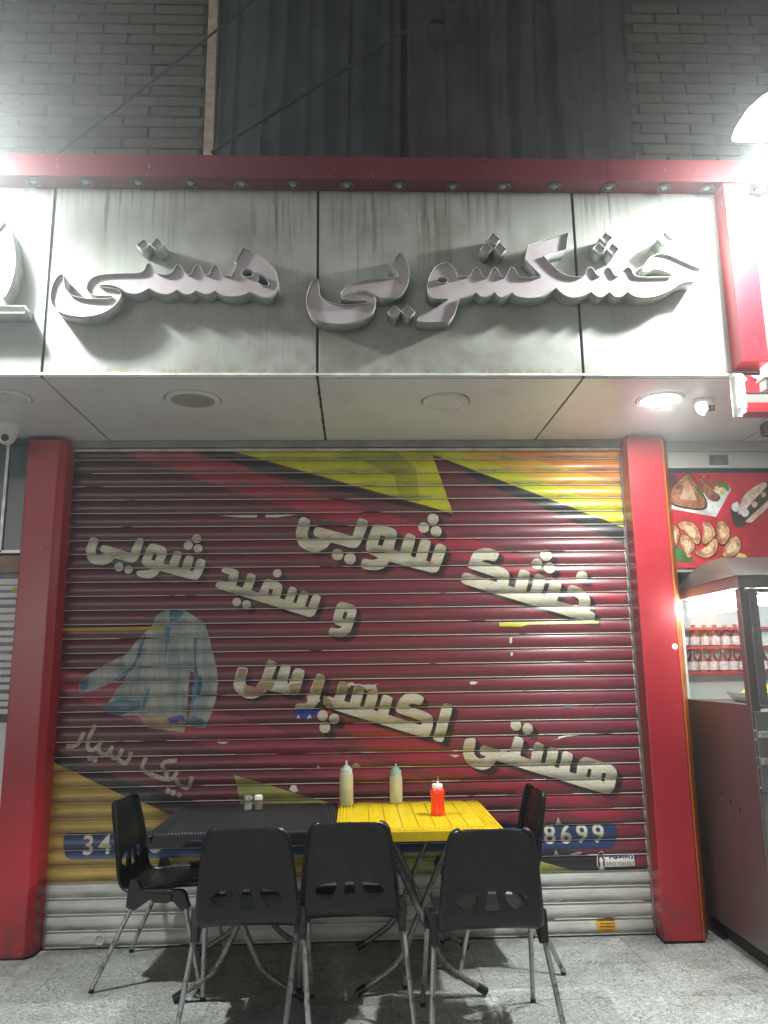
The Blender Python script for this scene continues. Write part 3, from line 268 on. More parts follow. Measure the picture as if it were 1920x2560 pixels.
# ------------------------------------------------------------------ mesh helpers
class MB:
    def __init__(s): s.v = []; s.f = []; s.mi = []; s.ms = []
    def _m(s, m):
        if m not in s.ms: s.ms.append(m)
        return s.ms.index(m)
    def add(s, vs, fs, m):
        o = len(s.v); s.v += [tuple(v) for v in vs]; k = s._m(m)
        for f in fs: s.f.append(tuple(i+o for i in f)); s.mi.append(k)
        return s
    def box(s, a, b, m):
        (x0, y0, z0), (x1, y1, z1) = a, b
        return s.add([(x0, y0, z0), (x1, y0, z0), (x1, y1, z0), (x0, y1, z0), (x0, y0, z1), (x1, y0, z1), (x1, y1, z1), (x0, y1, z1)],
              [(0, 3, 2, 1), (4, 5, 6, 7), (0, 1, 5, 4), (1, 2, 6, 5), (2, 3, 7, 6), (3, 0, 4, 7)], m)
    def tube(s, pts, r, m, n=10, cap=True):
        pts = [Vector(p) for p in pts]; rings = []
        rs = r if isinstance(r, (list, tuple)) else [r]*len(pts)
        up = Vector((0, 0, 1)); prev = None; vs = []
        for i, p in enumerate(pts):
            d = (pts[min(i+1, len(pts)-1)]-pts[max(i-1, 0)]).normalized()
            if prev is None:
                a = d.orthogonal().normalized()
            else:
                a = (prev - d*prev.dot(d)).normalized()
            prev = a; b = d.cross(a)
            for k in range(n):
                th = 2*math.pi*k/n; vs.append(p + (a*math.cos(th)+b*math.sin(th))*rs[i])
        fs = [(i*n+k, i*n+(k+1) % n, (i+1)*n+(k+1) % n, (i+1)*n+k) for i in range(len(pts)-1) for k in range(n)]
        if cap: fs += [tuple(range(n-1, -1, -1)), tuple((len(pts)-1)*n+k for k in range(n))]
        return s.add(vs, fs, m)
    def lathe(s, prof, m, c=(0, 0, 0), n=28, axis='Z'):
        vs = []; np_ = len(prof)
        for (r, z) in prof:
            for k in range(n):
                th = 2*math.pi*k/n; x, y = r*math.cos(th), r*math.sin(th)
                if axis == 'Z': vs.append((c[0]+x, c[1]+y, c[2]+z))
                elif axis == 'Y': vs.append((c[0]+x, c[1]+z, c[2]+y))
        fs = []
        for i in range(np_-1):
            for k in range(n):
                q = (i*n+k, i*n+(k+1) % n, (i+1)*n+(k+1) % n, (i+1)*n+k); fs.append(q if axis == 'Z' else q[::-1])
        if prof[0][0] > 1e-5: fs.append(tuple(range(n-1, -1, -1)))
        if prof[-1][0] > 1e-5: fs.append(tuple((np_-1)*n+k for k in range(n)))
        return s.add(vs, fs, m)
    def prism(s, poly, y0, y1, m, axis='Y', mback=None):
        """extrude a closed 2D polygon; axis Y: (x,z) polygon, axis X: (y,z) polygon, axis Z: (x,y) polygon"""
        if area(poly) < 0: poly = poly[::-1]
        n = len(poly)
        def P(p, t): return (p[0], t, p[1]) if axis == 'Y' else ((t, p[0], p[1]) if axis == 'X' else (p[0], p[1], t))
        vs = [P(p, y0) for p in poly] + [P(p, y1) for p in poly]
        tri = tessellate_polygon([[Vector((p[0], p[1], 0)) for p in poly]])
        fs = [tuple(t) for t in tri] + [tuple(i+n for i in t) for t in tri] + [(i, (i+1) % n, n+(i+1) % n, n+i) for i in range(n)]
        return s.add(vs, fs, m)
    def build(s, name, parent=None, world=True, smooth=False, bevel=0, fix=True):
        me = bpy.data.meshes.new(name)
        vs = s.v
        if parent is not None and world:
            L = parent_loc(parent); vs = [(a-L[0], b-L[1], c-L[2]) for a, b, c in vs]
        me.from_pydata(vs, [], s.f)
        for k in s.ms: me.materials.append(M[k])
        me.polygons.foreach_set('material_index', s.mi)
        if fix:
            bm = bmesh.new(); bm.from_mesh(me); bmesh.ops.recalc_face_normals(bm, faces=bm.faces); bm.to_mesh(me); bm.free()
        if smooth: shade(me)
        me.update()
        o = bpy.data.objects.new(name, me); COL.objects.link(o)
        if parent is not None: o.parent = parent
        if bevel:
            bv = o.modifiers.new('bevel', 'BEVEL'); bv.width = bevel; bv.segments = 2; bv.limit_method = 'ANGLE'; bv.angle_limit = math.radians(40)
        return o
def shade(me, ang=45):
    me.polygons.foreach_set('use_smooth', [True]*len(me.polygons))
    bm = bmesh.new(); bm.from_mesh(me)
    for e in bm.edges:
        if len(e.link_faces) == 2 and e.calc_face_angle(0) > math.radians(ang): e.smooth = False
    bm.to_mesh(me); bm.free()
def parent_loc(p):
    L = Vector(p.location)
    while p.parent is not None: p = p.parent; L = L + Vector(p.location)
    return L
def area(p): return sum(p[i][0]*p[(i+1) % len(p)][1]-p[(i+1) % len(p)][0]*p[i][1] for i in range(len(p)))/2
def tag(o, label, cat, group=None):
    o['label'] = label; o['category'] = cat
    if group: o['group'] = group
    return o
def struct(o): o['kind'] = 'structure'; return o
def thing(name, label, cat, loc=(0, 0, 0), rz=0, group=None):
    o = bpy.data.objects.new(name, None); COL.objects.link(o); o.location = loc; o.rotation_euler = (0, 0, rz)
    o.empty_display_size = .1
    return tag(o, label, cat, group)
def fillet(pts, r, seg=4):
    """pts: (x, z, sharp) in millimetres -> rounded outline in metres"""
    P = [(p[0]/1000, p[1]/1000, p[2]) for p in pts]; out = []; n = len(P); r = r/1000
    for i in range(n):
        a, b, c = P[i-1], P[i], P[(i+1) % n]
        if b[2] or r <= 0: out.append((b[0], b[1])); continue
        va = Vector((a[0]-b[0], a[1]-b[1])); vc = Vector((c[0]-b[0], c[1]-b[1])); B = Vector((b[0], b[1]))
        la, lc = va.length, vc.length
        da = min(r, la*(.5 if not a[2] else .9)); dc = min(r, lc*(.5 if not c[2] else .9))
        p0 = B+va*(da/la); p2 = B+vc*(dc/lc)
        for k in range(seg+1):
            t = k/seg; q = p0*(1-t)**2+B*2*t*(1-t)+p2*t*t
            if not out or (Vector(out[-1])-q).length > 4e-4: out.append((q.x, q.y))
    return out
def circle(cx, cz, r, n=26): return [(cx+r*math.cos(2*math.pi*k/n), cz+r*math.sin(2*math.pi*k/n)) for k in range(n)]
def text_mesh(name, txt, h, mat, origin, parent, bold=0.0, widthf=1.0, track=1.0, depth=None, align='CENTER', drapeoff=None):
    cu = bpy.data.curves.new(name, 'FONT'); cu.body = txt; cu.size = 1; cu.align_x = align; cu.space_character = track; cu.offset = bold; cu.resolution_u = 4
    o = bpy.data.objects.new(name, cu); COL.objects.link(o)
    dg = bpy.context.evaluated_depsgraph_get(); dg.update()
    me = bpy.data.meshes.new_from_object(o.evaluated_get(dg)); bpy.data.objects.remove(o)
    bm = bmesh.new(); bm.from_mesh(me); bpy.data.meshes.remove(me)
    k = h/.73
    for v in bm.verts: v.co = Vector((v.co.x*k*widthf+origin[0], 0, v.co.y*k+origin[1]))
    return bm

# ------------------------------------------------------------------ ground
tile = .43
base = MB().box((-7, -9, -.30), (7, .9, -.024), 'asphalt').build('pavement'); struct(base)
tm = MB().box((-tile/2+.0008, -tile/2+.0008, -.018), (tile/2-.0008, tile/2-.0008, 0), 'terrazzo').build('paving_tile', base, world=False)
first = True
for i in range(-9, 10):
    for j in range(0, 15):
        x = 1.015+tile/2+tile*(i-4); y = .215-tile*j
        if abs(x) > 3.1 or y < -5.2: continue
        o = tm if first else tm.copy()
        if not first: COL.objects.link(o)
        first = False; o.parent = base; o.location = (x, y, random.uniform(-.0008, .0004))
gr = MB().box((-7, -9, -.024), (7, .9, -.014), 'brick_mortar').build('grout_bed', base)
st = MB().box((-60, -60, -.6), (60, 60, -.34), 'asphalt').build('street'); struct(st)

# ------------------------------------------------------------------ roller shutter
XL, XR = -1.818, 1.662
TS = [0, .016, .058, .064, .12, .20, .30, .40, .50, .60, .70, .80, .88, .95, 1.0]
def prof(t):
    if t <= .016: return .001+t/.016*.009
    if t <= .058: return .010+(t-.016)/.042*.0004
    if t <= .064: return .0104-(t-.058)/.006*.005
    u = (t-.064)/.936; return .0045*(1-u)+.001*u+.0125*math.sin(math.pi*u**.88)**.85 if 0 < u < 1 else .001
PR = [prof(t) for t in TS]
def prof_y(z):
    t = (z/PITCH) % 1.0
    for i in range(len(TS)-1):
        if TS[i] <= t <= TS[i+1]:
            f = (t-TS[i])/(TS[i+1]-TS[i]); return PR[i]*(1-f)+PR[i+1]*f
    return PR[-1]
shutter = thing('roller_shutter', 'closed metal roller shutter printed maroon with cream Persian lettering behind the tables', 'shutter', (-.078, 0, 0))
def slat_mesh(printed):
    mb = MB(); xs = [XL, XL+.024, XR-.016, XR]; nT = len(TS)
    L = parent_loc(shutter)
    vs = [(x-L[0], -PR[k], TS[k]*PITCH) for x in xs for k in range(nT)]
    for c in range(3):
        for k in range(nT-1):
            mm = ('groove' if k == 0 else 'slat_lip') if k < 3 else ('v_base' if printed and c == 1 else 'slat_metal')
            mb.ms.append(mm) if mm not in mb.ms else None
            mb.f.append((c*nT+k, (c+1)*nT+k, (c+1)*nT+k+1, c*nT+k+1)); mb.mi.append(mb.ms.index(mm))
    # back skin gives the slat its thickness
    o = len(vs); vs += [(x-L[0], .012, z) for x in (xs[0], xs[3]) for z in (0.001, PITCH-.001)]
    mb.f += [(o, o+1, o+3, o+2)]; mb.mi.append(mb.ms.index('slat_metal'))
    mb.f += [tuple([k for k in range(nT)]+[o+1, o])]; mb.mi.append(mb.ms.index('slat_metal'))
    mb.f += [tuple([3*nT+k for k in range(nT)][::-1]+[o+2, o+3])]; mb.mi.append(mb.ms.index('slat_metal'))
    mb.v = vs
    ob = mb.build('slat', shutter, world=False, fix=False)
    for p in ob.data.polygons: p.use_smooth = True
    return ob
sp_, sb_ = slat_mesh(True), slat_mesh(False)
used = set()
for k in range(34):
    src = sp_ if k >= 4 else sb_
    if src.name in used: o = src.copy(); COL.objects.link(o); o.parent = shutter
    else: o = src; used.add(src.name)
    o.location = (random.uniform(-.002, .002), 0, k*PITCH)
def drape_bm(bm, off, name, mat, parent, skip=True):
    zs = [v.co.z for v in bm.verts]; z0, z1 = min(zs), max(zs)
    k0, k1 = int(math.floor(z0/PITCH)), int(math.floor(z1/PITCH))
    for k in range(k0, k1+1):
        for t in TS[:-1]:
            z = (k+t)*PITCH
            if z0+1e-5 < z < z1-1e-5:
                bmesh.ops.bisect_plane(bm, geom=bm.verts[:]+bm.edges[:]+bm.faces[:], dist=1e-6, plane_co=(0, 0, z), plane_no=(0, 0, 1))
    if skip:
        dead = [f for f in bm.faces if (f.calc_center_median().z/PITCH) % 1.0 < .055 or (f.calc_center_median().x < XL+.02 or f.calc_center_median().x > XR-.012)]
        bmesh.ops.delete(bm, geom=dead, context='FACES')
    L = parent_loc(parent)
    for v in bm.verts: v.co = Vector((v.co.x-L[0], -prof_y(v.co.z)-off-L[1], v.co.z-L[2]))
    for f in bm.faces:
        f.normal_update()
        if f.normal.y > 0: f.normal_flip()
    me = bpy.data.meshes.new(name); bm.to_mesh(me); bm.free(); me.materials.append(M[mat])
    o = bpy.data.objects.new(name, me); COL.objects.link(o); o.parent = parent
    return o
def flat_bm(loops, xlim=True):
    bm = bmesh.new(); flat = [p for l in loops for p in l]
    vs = [bm.verts.new((max(XL+.02, min(XR-.012, p[0])) if xlim else p[0], 0, p[1])) for p in flat]
    for t in tessellate_polygon([[Vector((p[0], p[1], 0)) for p in l] for l in loops]):
        try: bm.faces.new([vs[i] for i in t])
        except ValueError: pass
    return bm
def drape(name, loops, off, mat, parent=None): return drape_bm(flat_bm(loops), off, name, mat, parent or shutter)
LAY = .0006
for nm, mt, lay, r, pts in GRAPH:
    pp = fillet(pts, r) if r else [(p[0]/1000, p[1]/1000) for p in pts]
    pp = [(x, min(2.86, max(4.0*PITCH+.003, z))) for x, z in pp]
    if nm in ('shirt', 'blue_bar'): grp = drape('printed_'+nm, [pp], lay*LAY, mt)
    else: drape('printed_'+nm if nm != 'torn_patch' else nm, [pp], lay*LAY, mt)
for it in LETTERS:
    o = fillet(it['o'], 24); hs = [fillet(h, 5) for h in it['h']]; ds = [circle(d[0]/1000, d[1]/1000, d[2]/1000) for d in it['d']]
    for k in (1, 2, 3, 4):
        dx, dz = .0085*k, -.0075*k
        for lp in [o]+ds: drape('printed_letter_shadow', [[(x+dx, z+dz) for x, z in lp]], 3.2*LAY+(5-k)*.00015, 'v_shadow%d' % (k-1))
    drape('printed_letter', [o]+[h for h in hs], 4.6*LAY, 'v_letter')
    for d in ds: drape('printed_dot', [d], 4.6*LAY, 'v_letter')
def ribbon(pts, w):
    # smooth centre line then offset both sides
    P = [Vector((p[0]/1000, p[1]/1000)) for p in pts]; C = [P[0]]
    for i in range(1, len(P)-1):
        a, b, c = P[i-1], P[i], P[i+1]; da = (a-b)*.45; dc = (c-b)*.45
        for k in range(5):
            t = k/4; C.append((b+da)*(1-t)**2+b*2*t*(1-t)+(b+dc)*t*t)
    C.append(P[-1]); Lf, Rt = [], []
    for i, p in enumerate(C):
        d = (C[min(i+1, len(C)-1)]-C[max(i-1, 0)]).normalized(); nn = Vector((-d.y, d.x))*w/2
        Lf.append(tuple(p+nn)); Rt.append(tuple(p-nn))
    return Lf, Rt
for s in STROKES:
    Lf, Rt = ribbon(s, .024); bm = bmesh.new()
    a = [bm.verts.new((p[0], 0, p[1])) for p in Lf]; b = [bm.verts.new((p[0], 0, p[1])) for p in Rt]
    for i in range(len(a)-1): bm.faces.new((a[i], a[i+1], b[i+1], b[i]))
    drape_bm(bm, 4.2*LAY+random.uniform(0, .0003), 'printed_letter', 'v_thin', shutter)
for d in STROKE_DOTS: drape('printed_dot', [circle(d[0]/1000, d[1]/1000, d[2]/1000)], 4.2*LAY, 'v_thin')
for ch, x, z in DIG:
    drape_bm(text_mesh('printed_digit', ch, .104, None, (x, z), shutter, bold=.018), 5*LAY, 'printed_digit', 'v_letter', shutter)
# stickers on the shutter
stk = drape('paper_sticker', [[(p[0]/1000, p[1]/1000) for p in STICKER]], 7*LAY, 'sticker_white'); stk['label'] = 'small white sticker with navy writing and a phone number'
emb = drape('paper_sticker', [fillet(EMBLEM, 40)], 8*LAY, 'sticker_white')
xs = [p[0]/1000 for p in EMBLEM]; zs = [p[1]/1000 for p in EMBLEM]; ex, ez = sum(xs)/len(xs), sum(zs)/len(zs)
drape('sticker_print', [[(ex+(x-ex)*.86, ez+(z-ez)*.9) for x, z in fillet(EMBLEM, 40)]], 8.6*LAY, 'emblem_brown')
drape('sticker_print', [[(ex-.013, ez-.05), (ex-.006, ez-.015), (ex-.011, ez+.004), (ex, ez+.02), (ex+.011, ez+.004), (ex+.006, ez-.015), (ex+.014, ez-.05)]], 9.2*LAY, 'sticker_white')
sx0, sx1 = STICKER[3][0]/1000, STICKER[1][0]/1000; sz0 = STICKER[3][1]/1000; sz1 = STICKER[0][1]/1000
drape_bm(text_mesh('sticker_print', '09357085507', .020, None, ((sx0+sx1)/2, sz0+.008), shutter, bold=.01, widthf=.86, track=1.25), 9*LAY, 'sticker_print', 'ink_dark', shutter)
for s in ([(20, 40), (32, 56), (46, 48), (60, 38), (66, 52), (52, 58), (72, 44)], [(78, 40), (84, 56), (92, 42), (96, 58)], [(104, 40), (106, 62)], [(114, 42), (120, 58), (130, 44)], [(138, 40), (140, 60)], [(150, 36), (160, 46), (154, 58)], [(170, 34), (180, 44), (172, 56)]):
    Lf, Rt = ribbon([(sx0*1000+6+p[0]*.98, sz0*1000+4+p[1]*.98) for p in s], .0085); bm = bmesh.new()
    a = [bm.verts.new((p[0], 0, p[1])) for p in Lf]; b = [bm.verts.new((p[0], 0, p[1])) for p in Rt]
    for i in range(len(a)-1): bm.faces.new((a[i], a[i+1], b[i+1], b[i]))
    drape_bm(bm, 9*LAY, 'sticker_print', 'ink_navy', shutter)
os_ = drape('paper_sticker', [[(1.327, .086), (1.437, .085), (1.440, .016), (1.329, .017)]], 2*LAY, 'sticker_orange'); os_['label'] = 'small orange sticker with dark Persian print near the floor'
drape_bm(text_mesh('sticker_print', '\u06f0\u06f9\u06f1\u06f6\u06f0\u06f1\u06f2\u06f3\u06f2\u06f1\u06f2', .011, None, (1.383, .020), shutter, bold=.02, widthf=1.0), 3.5*LAY, 'sticker_print', 'ink_dark', shutter, skip=False)
for zz, a, b in ((.073, 1.337, 1.430), (.057, 1.350, 1.422), (.043, 1.345, 1.425)):
    x = a
    while x < b:
        w = random.uniform(.006, .014); drape('sticker_print', [[(x, zz), (x+w, zz+random.uniform(-.002, .002)), (x+w, zz+.0035), (x+w*.5, zz+random.uniform(.004, .009)), (x, zz+.004)]], 3.5*LAY, 'ink_dark'); x += w+random.uniform(.001, .003)
# lock escutcheon pressed into the bottom slat
lk = MB(); lk.prism(fillet([(-1560, 30, 1), (-1548, 24, 0), (-1350, 26, 0), (-1344, 34, 0), (-1350, 44, 1), (-1344, 54, 0), (-1350, 62, 0), (-1550, 62, 0), (-1560, 52, 0), (-1552, 42, 1)], 6), -.0225, -.016, 'slat_metal')
lo = lk.build('lock_plate', shutter, bevel=.002)
lk = MB(); lk.lathe([(.034, 0), (.034, -.006), (.026, -.010), (.018, -.006), (.016, -.003), (0.0, -.003)], 'slat_metal', (-1.45, -.020, .044), 20, 'Y'); lk.build('lock_cylinder', lo)
mb = MB().box((XL-.002, -.030, -.002), (XR+.002, .014, .004), 'black_matte'); mb.build('bottom_seal', shutter)
# guide rails and head strip
for x0, x1 in ((XL-.012, XL+.010), (XR-.008, XR+.016)): MB().box((x0, -.034, 0), (x1, -.022, 2.85), 'rail_grey').build('guide_rail', shutter, bevel=.002)
MB().box((XL-.02, -.04, 2.835), (XR+.02, -.022, 2.851), 'trim_white').build('head_rail', shutter, bevel=.002)
hd = tag(MB().box((-1.80, -.055, 2.856), (1.70, .10, 2.899), 'rail_grey').build('shutter_head_cover', bevel=.003), 'long grey dusty strip between the shutter top and the soffit', 'trim')

# ------------------------------------------------------------------ red pillars
def pillar(name, label, poly, z1, mat='red_paint'):
    o = thing(name, label, 'pillar', (sum(p[0] for p in poly)/len(poly), -.1, 0))
    MB().prism(poly, 0.012, z1, mat, axis='Z').build('cladding', o, bevel=.006)
    MB().prism([(p[0]*.998+.002*o.location.x, p[1]*.96-.002) for p in poly], 0, .0115, 'black_matte', axis='Z').build('base_gap', o)
    return o
pl = pillar('red_pillar', 'red clad pillar at the left edge of the shutter', [(-1.985, .02), (-1.985, -.175), (-1.80, -.175), (-1.765, -.14), (-1.765, .02)], 2.87)
pr = pillar('red_pillar', 'red clad pillar with orange side between shutter and food cart', [(1.662, .02), (1.648, -.185), (1.862, -.185), (1.862, .02)], 2.885)
MB().prism([(1.8645, .02), (1.8645, -.183), (1.876, -.179), (1.953, -.045), (1.953, .02)], .012, 2.87, 'orange_paint', axis='Z').build('side_cladding', pr)
MB().lathe([(.017, 0), (.017, -.0015), (0, -.0015)], 'sticker_white', (1.842, -.1855, 1.60), 20, 'Y').build('round_sticker', pr)

# ------------------------------------------------------------------ soffit and fascia
YF = -1.128; ZS = 2.90
XJ = [-3.2, -1.5423, -.2082, 1.1126, 2.462, 3.4]
sof = thing('soffit', 'white panelled soffit under the sign with dark joints', 'soffit', (0, -.56, ZS))
for i in range(5): MB().box((XJ[i]+.006, YF+.004, ZS), (XJ[i+1]-.006, .03 if i else .6, ZS+.02), 'soffit_white').build('soffit_panel', sof, bevel=.002)
MB().box((-3.2, YF+.006, ZS+.010), (3.4, .6, ZS+.03), 'groove').build('joint_backing', sof)
mb = MB()
for i in range(9):
    y = -.9+i*.1+random.uniform(-.03, .03); mb.lathe([(0, -.006), (.007, -.003), (.008, .004)], 'groove', (XJ[2]+random.uniform(-.004, .006), y, ZS), 8)
mb.build('sealant_bead', sof)
fas = thing('sign_fascia', 'white rain-streaked sign fascia above the shutter', 'fascia', (0, YF, ZS))
XF = [-3.2, -1.5423, -.2082, 1.1126, 1.870]
for i in range(4): MB().box((XF[i]+.007, YF, ZS+.024), (XF[i+1]-(.007 if i < 3 else 0), YF+.012, 3.93), 'fascia_white').build('fascia_panel', fas, bevel=.002)
MB().box((-3.2, YF+.008, ZS+.02), (1.87, YF+.02, 3.95), 'groove').build('joint_backing', fas)
MB().box((-3.2, YF-.006, ZS+.010), (1.868, YF+.004, ZS+.0225), 'trim_white').build('bottom_trim', fas, bevel=.001)
MB().box((-3.2, YF+.0045, ZS-.001), (1.868, YF+.007, ZS+.0095), 'groove').build('drip_gap', fas)
MB().box((-3.2, YF+.021, 3.952), (3.4, -.72, 3.97), 'fascia_white').build('canopy_roof', fas)
col = thing('red_column', 'short red boxed column at the right end of the white fascia', 'column', (1.94, -1.2, 2.945))
MB().box((1.868, -1.233, 2.945), (2.005, -1.10, 3.915), 'red_paint').build('cladding', col, bevel=.004)
f2 = thing('sign_fascia', 'bright white fascia strip of the shop beyond the red column', 'fascia', (2.6, YF, ZS))
MB().box((2.007, YF, ZS+.024), (3.4, YF+.012, 3.93), 'fascia_white').build('fascia_panel', f2)
MB().box((2.007, YF-.004, ZS), (3.4, YF+.004, ZS+.023), 'trim_white').build('bottom_trim', f2)
beam = thing('red_beam', 'long red boxed beam with a row of small round spotlights along the top of the sign', 'beam', (0, -1.18, 3.917))
MB().box((-3.2, -1.236, 3.918), (1.27, -1.105, 4.042), 'red_beam').build('cladding', beam, bevel=.004)
MB().box((1.271, -1.2375, 3.9195), (3.4, -1.105, 4.0435), 'red_beam').build('cladding', beam, bevel=.004)
for x, y in ((-1.63, -1.19), (-1.371, -1.188), (-1.114, -1.188), (-.851, -1.187), (-.595, -1.184), (-.332, -1.182), (-.06, -1.18), (.206, -1.183), (.484, -1.178), (.746, -1.184), (1.004, -1.188), (1.289, -1.19), (1.577, -1.19), (1.806, -1.186), (2.087, -1.178)):
    lit = x > 2
    s = MB().lathe([(.020, -.001), (.034, -.003), (.036, -.007), (.031, -.011), (.024, -.009), (.021, -.002)], 'spot_ring', (x, y, 3.918), 18).build('spotlight', beam, smooth=True)
    MB().lathe([(.0, -.012), (.012, -.010), (.0185, -.003), (.0185, 0)], 'spot_lit' if lit else 'spot_glass', (x+random.uniform(-.003, .003), y, 3.917), 14).build('bulb', s, smooth=True)

# ------------------------------------------------------------------ channel letters
DEP = .097
def ensure_ccw(p): return p if area(p) > 0 else p[::-1]
def letter(parent, name, outline, holes, dep=DEP, recess=.015):
    outline = ensure_ccw(outline); L = parent_loc(parent)
    me = bpy.data.meshes.new(name); vs = []; fs = []
    for lp in [outline]+holes:
        o = len(vs); n = len(lp); hole = lp is not outline
        lp = lp if not hole else (lp if area(lp) < 0 else lp[::-1])
        vs += [(p[0]-L[0], YF-.0015-L[1], p[1]-L[2]) for p in lp]+[(p[0]-L[0], YF-dep-L[1], p[1]-L[2]) for p in lp]
        fs += [(o+i, o+(i+1) % n, o+n+(i+1) % n, o+n+i) for i in range(n)]
    me.from_pydata(vs, [], fs); me.materials.append(M['letter_return']); shade(me, 50)
    ob = bpy.data.objects.new(name, me); COL.objects.link(ob); ob.parent = parent
    so = ob.modifiers.new('t', 'SOLIDIFY'); so.thickness = .0028; so.offset = -1
    bm = flat_bm([outline]+holes, False)
    for v in bm.verts: v.co = Vector((v.co.x-L[0], YF-dep+recess-L[1], v.co.z-L[2]))
    for f in bm.faces:
        f.normal_update()
        if f.normal.y > 0: f.normal_flip()
    m2 = bpy.data.meshes.new('letter_face'); bm.to_mesh(m2); bm.free(); m2.materials.append(M['letter_face'])
    fo = bpy.data.objects.new('letter_face', m2); COL.objects.link(fo); fo.parent = ob
    return ob
w_r = thing('sign_lettering', 'longer right word of the raised grey Persian channel letters on the white fascia', 'sign', (.75, YF, 3.2))
w_l = thing('sign_lettering', 'shorter left word of the raised grey Persian channel letters on the white fascia', 'sign', (-1.0, YF, 3.2))
w_x = thing('sign_lettering', 'cut-off raised letter of the neighbouring sign at the left picture edge', 'sign', (-1.9, YF, 3.2))
for i, (o, hs) in enumerate(FLET): letter(w_l if i == 0 else w_r, 'letter', fillet(o, 60), [fillet(h, 30) for h in hs])
for i, d in enumerate(FDOT): letter(w_l if i < 2 else w_r, 'letter_dot', fillet(d, 0), [])
for i, d in enumerate(FEXT): letter(w_x, 'letter', fillet(d, 80 if i == 0 else 0), [])

# ------------------------------------------------------------------ upper wall: brick, hanging tarps, trim, cables
YW = -.70
wall = thing('brick_wall', 'dim upper brick wall above the red beam', 'wall', (0, YW, 3.95))
MB().box((-3.6, YW+.012, 3.3), (3.6, YW+.25, 7.2), 'brick_mortar').build('mortar_backing', wall)
bk = MB().box((-.142, -.012, -.029), (.142, .012, .029), 'brick').build('brick', wall, world=False, bevel=.003)
first = True
for row in range(19):
    z = 4.21+row*.0695
    for x0, x1 in ((-2.55, -.90), (1.68, 2.75)):
        x = x0-(.15 if row % 2 else 0)
        while x < x1+.1:
            o = bk if first else bk.copy()
            if not first: COL.objects.link(o)
            first = False; o.parent = wall
            cx = min(x+.15, x1-.142) if x+.292 > x1 else x+.15
            if x+.15-cx < .16: o.location = (cx, random.uniform(-.004, .003), z-3.95)
            else: o.location = (cx, .004, z-3.95-.0001)
            x += .298
            if x > x1-.12: break
for o in list(wall.children):
    pass
def tarp(label, x0, x1, seed, mat, yb):
    rnd = random.Random(seed); nx = int((x1-x0)/.018); nz = 14; vs = []; fs = []
    ph = [(rnd.uniform(14, 34), rnd.uniform(0, 6.3), rnd.uniform(.010, .022)) for _ in range(3)]
    folds = []; x = x0
    while x < x1: folds.append(x); x += rnd.uniform(.07, .16)
    for j in range(nz+1):
        z = 4.02+j/nz*3.0
        for i in range(nx+1):
            x = x0+(x1-x0)*i/nx; y = yb
            for a, b, c in ph: y += c*math.sin(a*(x+.02*math.sin(z*1.3+b))+b)
            for fo in folds:
                d = (x-fo-.015*(z-4)*math.sin(fo*9))/.016; y -= .028*math.exp(-d*d)
            vs.append((x+.012*math.sin(z*2+seed), y, z))
    for j in range(nz):
        for i in range(nx): a = j*(nx+1)+i; fs.append((a, a+1, a+nx+2, a+nx+1))
    mb = MB(); mb.add(vs, fs, mat); o = mb.build('hanging_tarp', fix=False); shade(o.data, 60)
    so = o.modifiers.new('t', 'SOLIDIFY'); so.thickness = .004
    return tag(o, label, 'tarpaulin')
tarp('dark grey-green tarpaulin hanging in folds beside the wooden strip', -.80, .255, 3, 'tarp', -.78)
tarp('dark brownish tarpaulin hanging in folds right of the black slit', .305, 1.62, 8, 'tarp2', -.775)
tag(MB().box((-.873, -.80, 4.30), (-.818, -.722, 7.0), 'wood_trim').build('wooden_strip', bevel=.004), 'upright pale wooden strip at the left edge of the tarpaulin', 'trim')
c1 = [(-.80+i/20*2.2, -.95-.05*math.sin(i/20*3.1), 4.262+i/20*1.62-.05*math.sin(i/20*math.pi)) for i in range(21)]
cb = thing('cable', 'thick dark cable running diagonally up across the tarpaulin', 'cable', (-.8, -.95, 4.25))
MB().tube(c1, .0085, 'cable', 8).build('wire', cb, smooth=True)
for q in (3, 4):
    mb = MB()
    for k in range(5): p = Vector(c1[q])+(Vector(c1[q+1])-Vector(c1[q]))*k/5; mb.lathe([(.009, -.004), (.015, 0), (.009, .004)], 'cable', p, 8)
    mb.build('knot', cb)
mb = MB().box((.42, -.955, 5.12), (.50, -.93, 5.16), 'cable'); mb.lathe([(.008, -.006), (.016, 0), (.008, .006)], 'cable', (.505, -.94, 5.08), 10); mb.build('hook', cb)
tag(MB().tube([(-2.0, -.86, 3.99), (-1.365, -.9, 4.531), (-.588, -.9, 5.286), (.3, -.9, 6.2)], .007, 'cable', 8).build('cable', smooth=True), 'thin cable crossing the brick wall to the wooden strip', 'cable')

